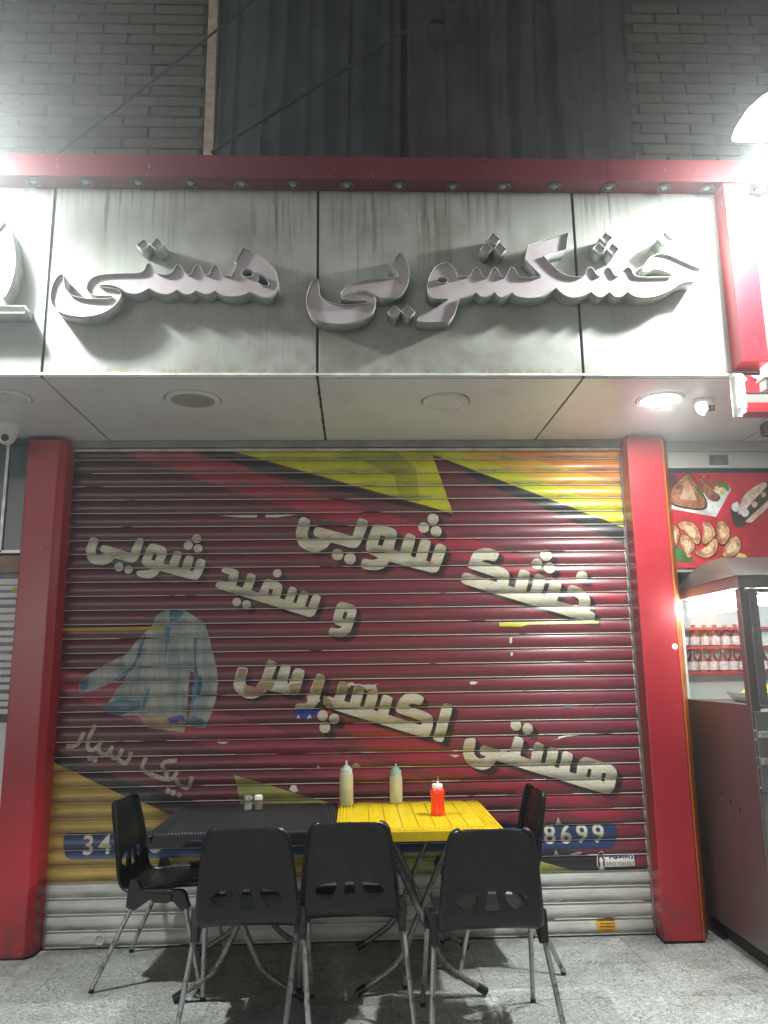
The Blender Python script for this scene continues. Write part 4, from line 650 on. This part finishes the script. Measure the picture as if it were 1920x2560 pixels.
# ------------------------------------------------------------------ lamps
def flood(x, y, z, label):
    t = thing('floodlight', label, 'lamp', (x, y, z)); t.rotation_euler = (math.radians(36), 0, 0)
    MB().lathe([(.0, .235), (.055, .227), (.12, .195), (.175, .138), (.212, .062), (.222, .017), (.215, .003), (0, .001)], 'flood_white', (0, 0, 0), 20).build('diffuser', t, world=False, smooth=True)
    MB().tube([(0, -.245, .0), (0, -.28, .03), (0, -.28, .10), (0, .0, .32), (0, .22, .25), (0, .24, .0)], .012, 'black_matte', 8).build('arm', t, world=False, smooth=True)
    l = bpy.data.lights.new('floodlight_lamp', 'SPOT'); l.energy = FLOOD_W*(3.1 if x > 0 else 4.1); l.color = (.93, 1, .97); l.shadow_soft_size = .06; l.spot_size = math.radians(138); l.spot_blend = 1.0
    lo = bpy.data.objects.new('floodlight_lamp', l); COL.objects.link(lo); lo.parent = t; lo.location = (0, 0, -.03)
    aim = Vector((-.45, .08, -.88) if x > 0 else (.40, -.34, -.85)).normalized(); lo.rotation_euler = (t.rotation_euler.to_matrix().inverted() @ aim.to_track_quat('-Z', 'Y').to_matrix()).to_euler()
    return t
flood(1.985, -1.58, 3.895, 'blazing white dome floodlight above the right end of the red beam')
flood(-1.96, -1.58, 3.93, 'blazing white dome floodlight just outside the left edge above the red beam')
def downlight(x, y, label, kind, r=.125):
    t = thing('downlight', label, 'downlight', (x, y, ZS))
    MB().lathe([(r*.80, -.001), (r*.82, -.012), (r*.96, -.014), (r, -.008), (r*1.01, -.0005)], 'camera_white', (0, 0, 0), 36).build('ring', t, world=False, smooth=True)
    MB().lathe([(r*1.0, -.0008), (r*1.045, -.0008)], 'groove', (0, .003, 0), 36).build('shadow_ring', t, world=False)  # flat dark ring standing in for the shadow round the fitting
    MB().lathe([(0, -.006), (r*.81, -.006), (r*.81, -.0005)], {'lit': 'down_white', 'mesh': 'speaker_mesh', 'off': 'camera_white'}[kind], (0, 0, 0), 36).build('diffuser', t, world=False, smooth=True)
    return t
downlight(-.878, -.815, 'round beige-centred ceiling fitting in the soffit left of the middle joint', 'mesh', .142)
d2 = downlight(.462, -.79, 'unlit white round downlight hanging slightly loose right of the middle joint', 'off', .124); d2.rotation_euler = (math.radians(-3), math.radians(2), 0); d2.location.z = ZS-.006
MB().lathe([(.10, .006), (.128, .006), (.128, .003), (.10, .003)], 'groove', (0, .004, 0), 30).build('cutout_gap', d2, world=False)
downlight(1.617, -.818, 'lit white round downlight near the right end of the soffit', 'lit', .122)
downlight(-1.835, -.85, 'flush unlit round fitting at the far left of the soffit', 'off', .125)
# domed detectors / cameras
t = thing('dome_sensor', 'small cream dome sensor on the soffit right of the lit downlight', 'sensor', (1.868, -.80, ZS))
MB().lathe([(.056, 0), (.058, -.012), (.052, -.02)], 'camera_white', (0, 0, 0), 28).build('base', t, world=False, smooth=True)
MB().lathe([(.050, -.020), (.050, -.042), (.042, -.062), (.026, -.080), (0, -.088)], 'camera_white', (0, 0, 0), 28).build('dome', t, world=False, smooth=True)
MB().box((-.012, -.052, -.075), (.030, -.034, -.045), 'lens_black').build('window', t, world=False, bevel=.004)
t = thing('dome_camera', 'white dome security camera at the far left of the soffit', 'camera', (-2.04, -.35, ZS))
MB().lathe([(.072, 0), (.074, -.02), (.062, -.045)], 'camera_white', (0, 0, 0), 28).build('base', t, world=False, smooth=True)
b = MB().lathe([(.058, -.040), (.056, -.070), (.040, -.098), (.015, -.110), (0, -.112)], 'camera_white', (0, 0, 0), 28).build('ball', t, world=False, smooth=True)
mb = MB().tube([(.012, -.03, -.075), (.03, -.078, -.092)], .026, 'camera_white', 20); mb.tube([(.0295, -.0765, -.0915), (.0305, -.0795, -.0925)], .021, 'lens_black', 20); mb.build('lens', b, world=False, smooth=True)
# bracket, red light box and small white camera under the column
t = thing('sign_bracket', 'curved white metal bracket below the red column', 'bracket', (1.80, -1.28, 2.75))
pl_ = []
for k in range(9): a = math.pi*(k/8); pl_.append((-1.262-.030*math.cos(a), 2.838+.030*math.sin(a)))
prof2 = [(-1.292, 2.69)]+pl_+[(-1.232, 2.66)]
mb = MB(); inner = [(-1.284, 2.69)]+[(-1.262-.022*math.cos(math.pi*k/8), 2.838+.022*math.sin(math.pi*k/8)) for k in range(9)]+[(-1.240, 2.66)]
mb.prism(prof2+inner[::-1], 1.795, 1.838, 'camera_white', axis='X'); mb.build('strap', t, bevel=.001)
mb = MB().tube([(1.838, -1.262, 2.832), (1.85, -1.262, 2.832)], .022, 'camera_white', 14); mb.tube([(1.85, -1.262, 2.832), (1.858, -1.262, 2.832)], .017, 'wood_trim', 14); mb.build('bolt', t, smooth=True)
t = thing('light_box', 'red light box with a grey stripe under the right fascia end', 'light box', (2.2, -1.2, 2.68))
MB().box((1.860, -1.235, 2.688), (2.9, -1.14, 2.735), 'red_paint').build('lower_band', t)
MB().box((1.860, -1.2325, 2.736), (2.9, -1.14, 2.784), 'rail_grey').build('stripe', t)
MB().box((1.860, -1.235, 2.785), (2.9, -1.14, 2.872), 'red_paint').build('upper_band', t)
MB().prism([(1.90, 2.869), (2.9, 2.869), (2.9, 2.80), (2.02, 2.80)], -1.2395, -1.236, 'film_white').build('white_wedge', t)
t = thing('bullet_camera', 'small white bullet camera cut off by the right picture edge', 'camera', (1.97, -1.33, 2.78))
MB().box((1.905, -1.36, 2.762), (2.12, -1.29, 2.812), 'camera_white').build('housing', t, bevel=.008)
MB().box((1.895, -1.37, 2.812), (2.12, -1.285, 2.820), 'camera_white').build('sunshade', t, bevel=.002)
MB().tube([(2.0, -1.325, 2.735), (2.0, -1.325, 2.763)], .012, 'black_matte', 10).build('mount', t)
t = thing('black_post', 'black post head cut off by the right picture edge under the soffit', 'post', (2.36, -.6, 0))
MB().tube([(2.345, -.6, 0), (2.345, -.6, 2.76)], .032, 'black_matte', 12).build('pole', t, smooth=True)
MB().box((2.288, -.65, 2.762), (2.42, -.55, 2.838), 'black_matte').build('head', t, bevel=.012)

# ------------------------------------------------------------------ shop on the right: roller box, food banner, cart, drinks fridge
t = thing('shutter_box', 'dirty white roller box above the food banner', 'box', (2.6, 0, 2.72))
MB().box((1.947, -.012, 2.832), (3.4, .12, 2.898), 'header_white').build('upper_panel', t, bevel=.003)
MB().box((1.947, -.012, 2.722), (3.4, .12, 2.829), 'header_white').build('lower_panel', t, bevel=.003)
MB().box((1.95, -.002, 2.69), (3.4, .10, 2.7215), 'groove').build('slot', t)
p = MB().box((2.233, -.0165, 2.742), (2.357, -.0125, 2.806), 'plate_grey').build('name_plate', t, bevel=.002)
mb = MB()
for k, w in enumerate((.030, .022, .035, .02)): mb.box((2.243, -.0178, 2.793-k*.012), (2.243+w, -.0166, 2.796-k*.012), 'ink_dark')
mb.build('engraving', p)
ban = thing('food_banner', 'red printed banner with pictures of pasties and a filled roll', 'banner', (2.3, 0, 2.1))
MB().box((1.957, -.010, 2.085), (3.2, 0, 2.69), 'f_banner').build('printed_sheet', ban)
ext = []
for m_, lay, r, pts in BANNER:
    if m_ in ('f_pasty', 'f_brown', 'f_bun', 'f_brown2'):
        cx_ = sum(p[0] for p in pts)/len(pts); cz_ = sum(p[1] for p in pts)/len(pts)
        ext.append(('f_edge', lay-.4, r, [(cx_+(p[0]-cx_)*1.10+2, cz_+(p[1]-cz_)*1.10-3, p[2]) for p in pts]))
        if m_ == 'f_pasty': ext.append(('f_light', lay+.4, r, [(cx_+(p[0]-cx_)*.55-2, cz_+(p[1]-cz_)*.55+3, p[2]) for p in pts]))
for m_, lay, r, pts in BANNER+ext:
    bm = flat_bm([fillet(pts, r*3)], False); L = parent_loc(ban)
    for v in bm.verts: v.co = Vector((v.co.x-L[0], -.010-.0006*lay-L[1], v.co.z-L[2]))
    for f in bm.faces:
        f.normal_update()
        if f.normal.y > 0: f.normal_flip()
    me = bpy.data.meshes.new('printed_food'); bm.to_mesh(me); bm.free(); me.materials.append(M[m_])
    o = bpy.data.objects.new('printed_food', me); COL.objects.link(o); o.parent = ban
MB().lathe([(.006, 0), (.006, -.003), (0, -.003)], 'rivet', (2.19, -.011, 2.665), 12, 'Y').build('eyelet', ban)
tag(MB().box((1.957, .005, 2.06), (3.2, .03, 2.082), 'alu').build('banner_rail', bevel=.002), 'thin metal rail under the food banner', 'rail')
X0, X1, Y0, Y1 = 1.98, 3.1, -.75, .09
cart = thing('food_cart', 'stainless steel food cart with lit glass cabinet beside the right pillar', 'cart', (2.5, -.33, 0))
MB().box((X0+.05, Y0+.05, .0), (X1, Y1, .095), 'black_matte').build('plinth', cart)
MB().box((X0, Y0, .095), (X0+.012, Y1, 1.29), 'steel_side').build('side_panel', cart, bevel=.002)
MB().box((X0+.012, Y0, .095), (X1, Y0+.012, .86), 'steel').build('front_panel', cart)
MB().box((X0+.0125, Y0-.006, .87), (X1, Y0+.010, 1.255), 'steel').build('front_door', cart, bevel=.002)
for z in (1.13, 1.00): MB().box((X0+.02, Y0-.022, z), (X1, Y0-.0065, z+.030), 'alu').build('front_rail', cart, bevel=.003)
for z in (1.165, 1.12, 1.035, .985, .89): MB().lathe([(0, -.006), (.006, -.004), (.007, 0)], 'rivet', (X0+.006, Y0-.001, z), 10, 'Y').build('rivet', cart)
mb = MB()
for y, z in ((-.33, .80), (-.42, .775), (-.52, .745)): mb.prism([(y-.008, z), (y, z+.018), (y+.008, z), (y, z-.018)], X0-.001, X0+.0005, 'black_matte', axis='X')
mb.build('vent_holes', cart)
MB().box((X0+.0125, Y0+.0125, 1.27), (X1, Y1, 1.285), 'steel').build('counter', cart)
MB().box((X0-.004, Y0-.006, 1.2565), (X0+.045, Y0+.045, 1.884), 'steel_side').build('corner_post', cart, bevel=.003)
MB().box((X0, Y1-.03, 1.2905), (X0+.03, Y1, 1.884), 'trim_white').build('rear_post', cart)
MB().box((X0+.008, Y0+.046, 1.2905), (X0+.013, Y1-.031, 1.882), 'glass').build('side_glass', cart)
MB().box((X0+.095, Y0+.006, 1.31), (X1, Y0+.011, 1.86), 'glass').build('front_glass', cart)
mb = MB().box((X0+.0455, Y0-.002, 1.2865), (X0+.092, Y0+.02, 1.882), 'steel'); mb.box((X0+.093, Y0-.002, 1.2865), (X1, Y0+.02, 1.309), 'steel'); mb.box((X0+.093, Y0-.002, 1.861), (X1, Y0+.02, 1.882), 'steel'); mb.build('front_frame', cart, bevel=.002)
# roof: fascia band and hipped top
mb = MB().box((X0-.012, Y0-.016, 1.886), (X1, Y1+.02, 1.95), 'steel_side'); mb.build('roof_band', cart, bevel=.002)
rv = [(X0-.014, Y0-.018, 1.951), (X1, Y0-.018, 1.951), (X1, Y1+.022, 1.951), (X0-.014, Y1+.022, 1.951), (2.09, -.35, 2.10), (X1, -.35, 2.10), (X1, -.10, 2.10), (2.09, -.10, 2.10)]
mb = MB(); mb.add(rv, [(0, 1, 5, 4), (4, 5, 6, 7), (2, 3, 7, 6)], 'steel'); mb.add(rv, [(3, 0, 4, 7)], 'steel_side'); mb.add(rv, [(0, 3, 2, 1), (1, 2, 6, 5)], 'steel'); mb.build('roof', cart, bevel=.002)
MB().box((2.035, -.66, 1.785), (2.075, .05, 1.878), 'cart_tube').build('light_tube', cart, bevel=.01)
MB().box((2.12, -.68, 1.80), (3.0, -.64, 1.858), 'cart_tube').build('light_tube', cart, bevel=.01)
t = thing('food_tray', 'white tray heaped with yellow food inside the cart', 'tray', (2.35, -.40, 1.286))
MB().prism([(-.22, .0), (.22, .0), (.27, .055), (.262, .055), (.215, .006), (-.215, .006), (-.262, .055), (-.27, .055)], -.14, .14, 'tray_white').build('dish', t, world=False)
rr = random.Random(4); mb = MB()
for k in range(40): x, y = rr.uniform(-.20, .2), rr.uniform(-.12, .12); mb.lathe([(0, .0), (.03, .012), (.035, .025), (.02, .04), (0, .046)], 'food_yellow', (x, y, .006+.05*(1-(x/.24)**2)*(1-(y/.15)**2)), 7)
mb.build('food_heap', t, world=False, smooth=True)
fr = thing('drinks_fridge', 'drinks fridge with red shelf edges seen through the cart glass', 'fridge', (2.6, .5, 0))
mb = MB().box((2.13, .42, 0), (3.2, .44, 2.0), 'film_white'); mb.box((2.02, .25, 0), (2.05, .45, 2.0), 'film_white'); mb.build('cabinet', fr)
for z in (1.44, 1.60, 1.72): MB().box((2.055, .30, z), (3.1, .418, z+.006), 'alu').build('shelf', fr); MB().box((2.055, .29, z-.006), (3.1, .2995, z+.010), 'shelf_red').build('shelf_edge', fr)
k = 0
for zz, xs_ in ((1.4465, (2.10, 2.166, 2.235, 2.30, 2.368, 2.434, 2.50, 2.568, 2.634)), (1.6065, (2.12, 2.19, 2.262, 2.33, 2.40, 2.468, 2.54))):
    for i, x in enumerate(xs_):
        t = thing('drink_bottle', 'small labelled drink bottle on the %s fridge shelf, %s from the pillar' % ('lower' if zz < 1.5 else 'upper', ('first', 'second', 'third', 'fourth', 'fifth', 'sixth', 'seventh', 'eighth', 'ninth')[i]), 'bottle', (x, .345, zz), group='bottles in the drinks fridge')
        MB().lathe([(0, 0), (.030, 0), (.031, .07), (.027, .088), (.012, .113), (.011, .134), (0, .134)], 'bottle_dark', (0, 0, 0), 16).build('bottle_body', t, world=False, smooth=True)
        MB().lathe([(.0318, .012), (.0318, .066)], 'bottle_label', (0, 0, 0), 16).build('bottle_label', t, world=False, smooth=True)
        MB().lathe([(0, .145), (.0135, .144), (.0135, .130)], ('f_lemon', 'f_red')[i % 2], (0, 0, 0), 12).build('bottle_cap', t, world=False, smooth=True)
bw = tag(MB().box((1.70, .95, 0), (4.0, 1.05, 2.72), 'header_white').build('shop_back_wall'), 'plain pale wall inside the right shop behind the fridge', 'wall')

# ------------------------------------------------------------------ shop on the left: glass, board, striped film
sh = thing('shop_window', 'dark glazed window of the left shop with striped film below', 'window', (-2.5, -.05, 0))
MB().box((-3.2, -.08, 2.215), (-1.99, -.06, 2.88), 'shop_glass').build('pane', sh)
MB().box((-3.2, -.1, 2.865), (-1.99, -.05, 2.897), 'dark_gap').build('head_bar', sh)
MB().box((-2.146, -.095, 2.2), (-2.128, -.081, 2.864), 'alu').build('mullion', sh); MB().box((-3.2, -.095, 2.195), (-1.99, -.081, 2.2135), 'alu').build('transom', sh)
MB().box((-3.2, -.09, 2.08), (-1.99, -.05, 2.18), 'tan_board').build('board', sh); MB().box((-3.2, -.088, 2.181), (-1.99, -.05, 2.194), 'dark_gap').build('shadow_gap', sh)
MB().box((-3.2, -.06, 1.22), (-1.99, -.05, 2.079), 'film_gap').build('pane', sh)
z = 2.045; k = 0
while z > 1.25:
    h = .026 if k % 5 else .034
    MB().box((-3.2, -.0655, z-h), (-1.99, -.0605, z), 'film_white').build('film_stripe', sh); z -= .043+random.uniform(-.004, .006); k += 1
MB().box((-3.2, -.08, .62), (-1.99, -.05, 1.218), 'film_white').build('lower_panel', sh); MB().box((-3.2, -.07, 0), (-1.99, -.05, .619), 'dark_gap').build('kick_board', sh)
MB().box((-2.05, -.075, 1.965), (-2.005, -.066, 1.99), 'food_yellow').build('yellow_tag', sh)

# ------------------------------------------------------------------ tables
def rrect(x0, y0, x1, y1, r, n=5):
    out = []
    for cx, cy, a0 in ((x1-r, y1-r, 0), (x0+r, y1-r, 90), (x0+r, y0+r, 180), (x1-r, y0+r, 270)):
        for k in range(n+1): a = math.radians(a0+90*k/n); out.append((cx+r*math.cos(a), cy+r*math.sin(a)))
    return out
def table(label, cx, cy, w, d, h, mat, planks, notch):
    t = thing('folding_table', label, 'table', (cx, cy, 0))
    x0, x1, y0, y1 = -w/2, w/2, -d/2, d/2
    mb = MB().prism(rrect(x0+.012, y0+.012, x1-.012, y1-.012, .04), h-.016, h-.006, mat, axis='Z'); mb.build('top_panel', t, world=False, bevel=.003)
    # rim skirts
    for side in ('front', 'back', 'left', 'right'):
        if side in ('front', 'back'):
            y = y0 if side == 'front' else y1-.012
            if notch and side == 'front': pg = [(x0+.04, h-.008), (x0+.02, h-.065), (x0+.17, h-.065), (x0+.205, h-.03), (x1-.205, h-.03), (x1-.17, h-.065), (x1-.02, h-.065), (x1-.04, h-.008)]
            else: pg = [(x0+.03, h-.008), (x0+.02, h-.055), (x1-.02, h-.055), (x1-.03, h-.008)]
            MB().prism(pg, y, y+.012, mat).build('skirt', t, world=False, bevel=.003)
        else:
            x = x0 if side == 'left' else x1-.012
            MB().prism([(y0+.03, h-.008), (y0+.02, h-.055), (y1-.02, h-.055), (y1-.03, h-.008)], x, x+.012, mat, axis='X').build('skirt', t, world=False, bevel=.003)
    for sx in (-1, 1):
        for sy in (-1, 1):
            pts = [(sx*(w/2-.03)+sx*.024*math.cos(a), sy*(d/2-.03)+sy*.024*math.sin(a)) for a in [math.pi/2*k/5 for k in range(6)]]
            vs = [(p[0]+sx*.006*q, p[1]+sy*.006*q, z) for z, q in ((h-.058, 1), (h-.012, 1), (h-.006, 0)) for p in pts]
            fs = [(r*6+k, r*6+k+1, (r+1)*6+k+1, (r+1)*6+k) for r in range(2) for k in range(5)]
            mb = MB(); mb.add(vs, fs, mat); mb.build('corner', t, world=False, smooth=True)
    bx0, bx1 = x0+.085, x1-.085; by0, by1 = y0+.05, y1-.035; pw = (bx1-bx0)/planks
    pk = MB().box((-pw/2+.002, by0, h-.006), (pw/2-.002, by1, h), mat).build('plank', t, world=False, bevel=.0012)
    for k in range(planks):
        o = pk if k == 0 else pk.copy()
        if k: COL.objects.link(o); o.parent = t
        o.location = (bx0+pw*(k+.5), 0, random.uniform(-.0004, .0004))
    # woven border: rows of little raised knuckles
    mb = MB()
    def kn(x, y, a, b_):
        z0 = h-.006; mb.add([(x-a, y-b_, z0), (x+a, y-b_, z0), (x+a, y+b_, z0), (x-a, y+b_, z0), (x-a*.5, y-b_*.5, h+.002), (x+a*.5, y-b_*.5, h+.002), (x+a*.5, y+b_*.5, h+.002), (x-a*.5, y+b_*.5, h+.002)], [(4, 5, 6, 7), (0, 1, 5, 4), (1, 2, 6, 5), (2, 3, 7, 6), (3, 0, 4, 7)], mat)
    nyr = int((d-.06)/.017)
    for j in range(nyr):
        y = y0+.03+(j+.5)*(d-.06)/nyr
        for sx in (-1, 1):
            for q in range(4): kn(sx*(w/2-.020-q*.017), y+(.0085 if q % 2 else 0), .0068, .0062)
    nxr = int((w-.2)/.015)
    for i in range(nxr):
        x = x0+.1+(i+.5)*(w-.2)/nxr; kn(x, y0+.022, .0062, .011); kn(x+.007, y0+.040, .006, .006); kn(x, y1-.020, .006, .009)
    o = mb.build('woven_border', t, world=False); o['kind'] = 'stuff'
    # crossing bent tube legs
    for yy in (y0+.09, y1-.11):
        for s in (-1, 1):
            pts = [(s*(-.30), 0, .018), (s*(-.16), 0, .10), (s*(-.10), 0, .155), (s*(-.06), 0, .23), (s*.0, 0, .36), (s*.17, 0, h-.03)]
            C = []
            P = [Vector(p) for p in pts]
            for i in range(len(P)-1):
                for k in range(4):
                    tt = k/4; a = P[max(i-1, 0)]; b = P[i]; c = P[i+1]; dd = P[min(i+2, len(P)-1)]
                    C.append(.5*((2*b)+(c-a)*tt+(2*a-5*b+4*c-dd)*tt*tt+(3*b-a-3*c+dd)*tt**3))
            C.append(P[-1]); C = [(c.x, yy+s*.016, c.z) for c in C]
            lg = MB().tube(C, .0145, 'table_leg_metal', 10).build('leg', t, world=False, smooth=True)
            MB().tube([C[0], C[1], (C[1][0]*.6+C[2][0]*.4, C[1][1], C[1][2]*.6+C[2][2]*.4)], .0185, 'black_plastic', 10).build('foot_cap', lg, world=False, smooth=True)
    MB().tube([(0, y0+.09, .36), (0, y1-.11, .36)], .009, 'table_leg_metal', 8).build('cross_bar', t, world=False, smooth=True)
    for s in (-1, 1): MB().tube([(s*.17, y0+.07, h-.026), (s*.17, y1-.09, h-.026)], .011, 'table_leg_metal', 8).build('top_bar', t, world=False, smooth=True)
    return t
table('black plastic folding table with woven border joined to the yellow one', -.572, -.485, .875, .80, .755, 'table_black', 1, True)
table('bright yellow plastic folding table with plank pattern and woven border', .272, -.475, .80, .80, .750, 'table_yellow', 8, False)

# ------------------------------------------------------------------ chairs
PROF = [(.225, .415), (.222, .438), (.195, .452), (.12, .447), (.0, .440), (-.10, .432), (-.165, .420), (-.212, .428), (-.240, .468), (-.254, .54), (-.268, .64), (-.285, .72), (-.300, .79), (-.308, .825), (-.312, .838)]
HW = [.185, .200, .208, .212, .214, .216, .217, .217, .215, .210, .202, .191, .179, .168, .135]
def chair_meshes():
    vs = []; fs = []; nu = 20; nv = len(PROF)
    for j, (y, z) in enumerate(PROF):
        a = PROF[max(j-1, 0)]; b = PROF[min(j+1, nv-1)]; d = Vector((b[0]-a[0], b[1]-a[1])).normalized(); nrm = Vector((d.y, -d.x))  # points below / behind
        for i in range(nu+1):
            u = -1+2*i/nu; k = abs(u)
            drop = .034*max(0, (k-.80)/.20)**2 - .012*(1-k*k)*(-1)
            x = HW[j]*math.sin(u*math.pi/2*.93)/math.sin(math.pi/2*.93) if k > .0 else 0
            edge = (.030 if j < 5 or j > 8 else .020)*max(0, (k-.78)/.22)**1.6
            dish = .014*(1-k*k)
            off = (edge+dish)
            vs.append((x, y-nrm.x*0+(-nrm.x)*(-off) if False else y+nrm.x*off*-1*-1, z+nrm.y*off))
    for j in range(nv-1):
        for i in range(nu): a = j*(nu+1)+i; fs.append((a, a+1, a+nu+2, a+nu+1))
    me = bpy.data.meshes.new('shell'); me.from_pydata(vs, [], fs); me.materials.append(M['chair_shell'])
    bm = bmesh.new(); bm.from_mesh(me); bmesh.ops.recalc_face_normals(bm, faces=bm.faces); bm.to_mesh(me); bm.free()
    so = bpy.data.objects.new('tmp', me); COL.objects.link(so)
    md = so.modifiers.new('sub', 'SUBSURF'); md.levels = md.render_levels = 1
    md = so.modifiers.new('s', 'SOLIDIFY'); md.thickness = .012; md.offset = 0
    cut = []
    for pg in ([(-.142, .568), (-.118, .585), (-.06, .594), (-.052, .585), (-.062, .556), (-.082, .534), (-.098, .529), (-.142, .554)], [(.142, .568), (.118, .585), (.06, .594), (.052, .585), (.062, .556), (.082, .534), (.098, .529), (.142, .554)], [(-.016, .594), (.016, .594), (.022, .56), (.033, .524), (-.033, .524), (-.022, .56)]):
        c = MB().prism([(p[0]*1.04, .552+(p[1]-.558)*1.12) for p in pg], -.42, -.17, 'chair_shell').build('tmpc'); cut.append(c)
        bo = so.modifiers.new('b', 'BOOLEAN'); bo.object = c; bo.operation = 'DIFFERENCE'; bo.solver = 'EXACT'
    md = so.modifiers.new('bv', 'BEVEL'); md.width = .0022; md.segments = 2; md.limit_method = 'ANGLE'; md.angle_limit = math.radians(50)
    dg = bpy.context.evaluated_depsgraph_get(); dg.update()
    res = bpy.data.meshes.new_from_object(so.evaluated_get(dg)); res.name = 'shell'; shade(res, 40)
    bpy.data.objects.remove(so)
    for c in cut: bpy.data.objects.remove(c)
    return res
SHELL = chair_meshes()
def make_chair():
    t = thing('plastic_chair', '', 'chair')
    sh_ = bpy.data.objects.new('shell', SHELL); COL.objects.link(sh_); sh_.parent = t
    for s in (-1, 1):
        mb = MB(); mb.prism([(-.178, .368), (-.135, .352), (-.06, .402), (.055, .392), (.10, .350), (.14, .366), (.115, .43), (.10, .446), (-.10, .448), (-.125, .49), (-.16, .495), (-.172, .44)], s*.212, s*.246, 'black_plastic', axis='X')
        mb.build('leg_bracket', t, world=False, bevel=.006)
        mb = MB(); mb.prism(rrect(-.05, .392, .05, .43, .018), s*.2465, s*.256, 'black_plastic', axis='X'); mb.build('bracket_knob', t, world=False, bevel=.004)
        for y0, yt, xf in ((-.315, -.152, .272), (.205, .115, .252)):
            lg = MB().tube([(s*.232, yt+(.02 if yt < 0 else -.01), .40), (s*.234, yt, .365), (s*xf, y0, .012)], [.0105, .0115, .0115], 'leg_metal', 10).build('leg', t, world=False, smooth=True)
            MB().tube([(s*(xf-.001), y0-(y0-yt)*.03, .018), (s*xf, y0, .001)], .0128, 'black_plastic', 10).build('foot_cap', lg, world=False, smooth=True)
    MB().tube([(-.214, -.02, .405), (.214, -.02, .405)], .010, 'leg_metal', 8).build('cross_bar', t, world=False, smooth=True)
    return t
def copy_tree(o, parent=None):
    c = o.copy(); COL.objects.link(c); c.parent = parent
    for ch in o.children: copy_tree(ch, c)
    return c
chair0 = make_chair()
G_CH = 'black plastic chairs round the joined tables'
for i, (x, y, a, lab) in enumerate(((-.492, -.965, 0, 'black plastic chair with its back to the camera at the black table'), (-.055, -.885, -1, 'black plastic chair with its back to the camera where the two tables meet'),
        (.522, -1.09, 1, 'black plastic chair with its back to the camera at the yellow table'), (-.962, -.385, -94, 'black plastic chair at the left end of the black table, facing right'), (.662, -.32, 93, 'black plastic chair at the right end of the yellow table, facing left'))):
    o = chair0 if i == 0 else copy_tree(chair0)
    o.location = (x, y, 0); o.rotation_euler = (0, 0, math.radians(a)); o['label'] = lab; o['group'] = G_CH; o['category'] = 'chair'

# ------------------------------------------------------------------ things on the tables
def squeeze(label, x, y, h, r, body, capm, noz, fill):
    t = thing('squeeze_bottle', label, 'sauce bottle', (x, y, .7525))
    hb = h*.70
    MB().lathe([(r, hb*.52), (r*.995, hb-.008), (r*.93, hb)], body, (0, 0, 0), 28).lathe([(0, 0), (r*.9, 0), (r, .006), (r, hb*.52)], fill, (0, 0, 0), 28).build('body', t, world=False, smooth=True)
    c = MB().lathe([(r*.86, hb-.004), (r*.86, hb+.024), (r*.82, hb+.028), (r*.62, hb+.030), (r*.55, hb+.040), (r*.3, hb+.043), (r*.17, hb+.045)], capm, (0, 0, 0), 28).build('cap', t, world=False, smooth=True)
    MB().lathe([(r*.20, hb+.043), (r*.15, h-.004), (r*.08, h), (0, h)], noz, (0, 0, 0), 14).build('nozzle', c, world=False, smooth=True)
    return t
squeeze('tall pale yellow squeeze bottle with white cap, leftmost on the yellow table', -.083, -.185, .240, .038, 'sauce_pale', 'cap_white', 'nozzle_white', 'sauce_tan')
squeeze('cream squeeze bottle with pale green cap at the back of the yellow table', .196, -.140, .212, .036, 'sauce_green', 'cap_green', 'cap_green', 'sauce_green')
t = thing('squeeze_bottle', 'red waisted ketchup bottle with white cap on the yellow table', 'sauce bottle', (.392, -.525, .7525))
MB().lathe([(0, 0), (.034, 0), (.037, .005), (.037, .025), (.0345, .055), (.034, .075), (.0365, .098), (.0375, .112), (.034, .127), (.026, .133)], 'ketchup', (0, 0, 0), 30).build('body', t, world=False, smooth=True)
c = MB().lathe([(.027, .132), (.0275, .149), (.025, .152), (.008, .153)], 'nozzle_white', (0, 0, 0), 28).build('cap', t, world=False, smooth=True)
mb = MB().lathe([(.0065, .151), (.005, .165)], 'nozzle_white', (0.004, 0, 0), 12); mb.lathe([(.005, .165), (.003, .186), (0, .187)], 'nozzle_red', (.004, 0, 0), 12); mb.build('nozzle', c, world=False, smooth=True)
for x, y, fill, lab in ((-.612, -.305, 'salt', 'small salt shaker with grey lid on the black table'), (-.557, -.297, 'paprika', 'small shaker of orange-brown spice with pale lid on the black table')):
    t = thing('shaker', lab, 'shaker', (x, y, .7565))
    MB().lathe([(0, .001), (.0205, .001), (.0225, .004), (.0225, .055), (.0195, .055), (.0195, .0045), (0, .0045)], 'clear_plastic', (0, 0, 0), 24).build('jar', t, world=False, smooth=True)
    MB().lathe([(0, .005), (.0185, .005), (.0185, .036 if fill == 'salt' else .044), (0, .038 if fill == 'salt' else .046)], fill, (0, 0, 0), 20).build('contents', t, world=False, smooth=True)
    MB().lathe([(.023, .052), (.0235, .066), (.021, .073), (.012, .077), (0, .078)], 'shaker_cap' if fill == 'salt' else 'trim_white', (0, 0, 0), 24).build('lid', t, world=False, smooth=True)

# ------------------------------------------------------------------ added scattering volume that imitates lens glare round the lamps
hz = MB().box((-8, -8, -1.3), (8, 3, 7.6), 'groove').build('glare_haze'); hz['kind'] = 'stuff'
t = NT('glare_haze'); t.n.remove(t.b); vp = t.new('ShaderNodeVolumePrincipled')
vp.inputs['Density'].default_value = .011; vp.inputs['Color'].default_value = (.95, .98, 1, 1); vp.inputs['Anisotropy'].default_value = .85
t.link(vp.outputs[0], t.n['Material Output'].inputs['Volume']); hz.data.materials.clear(); hz.data.materials.append(t.m)
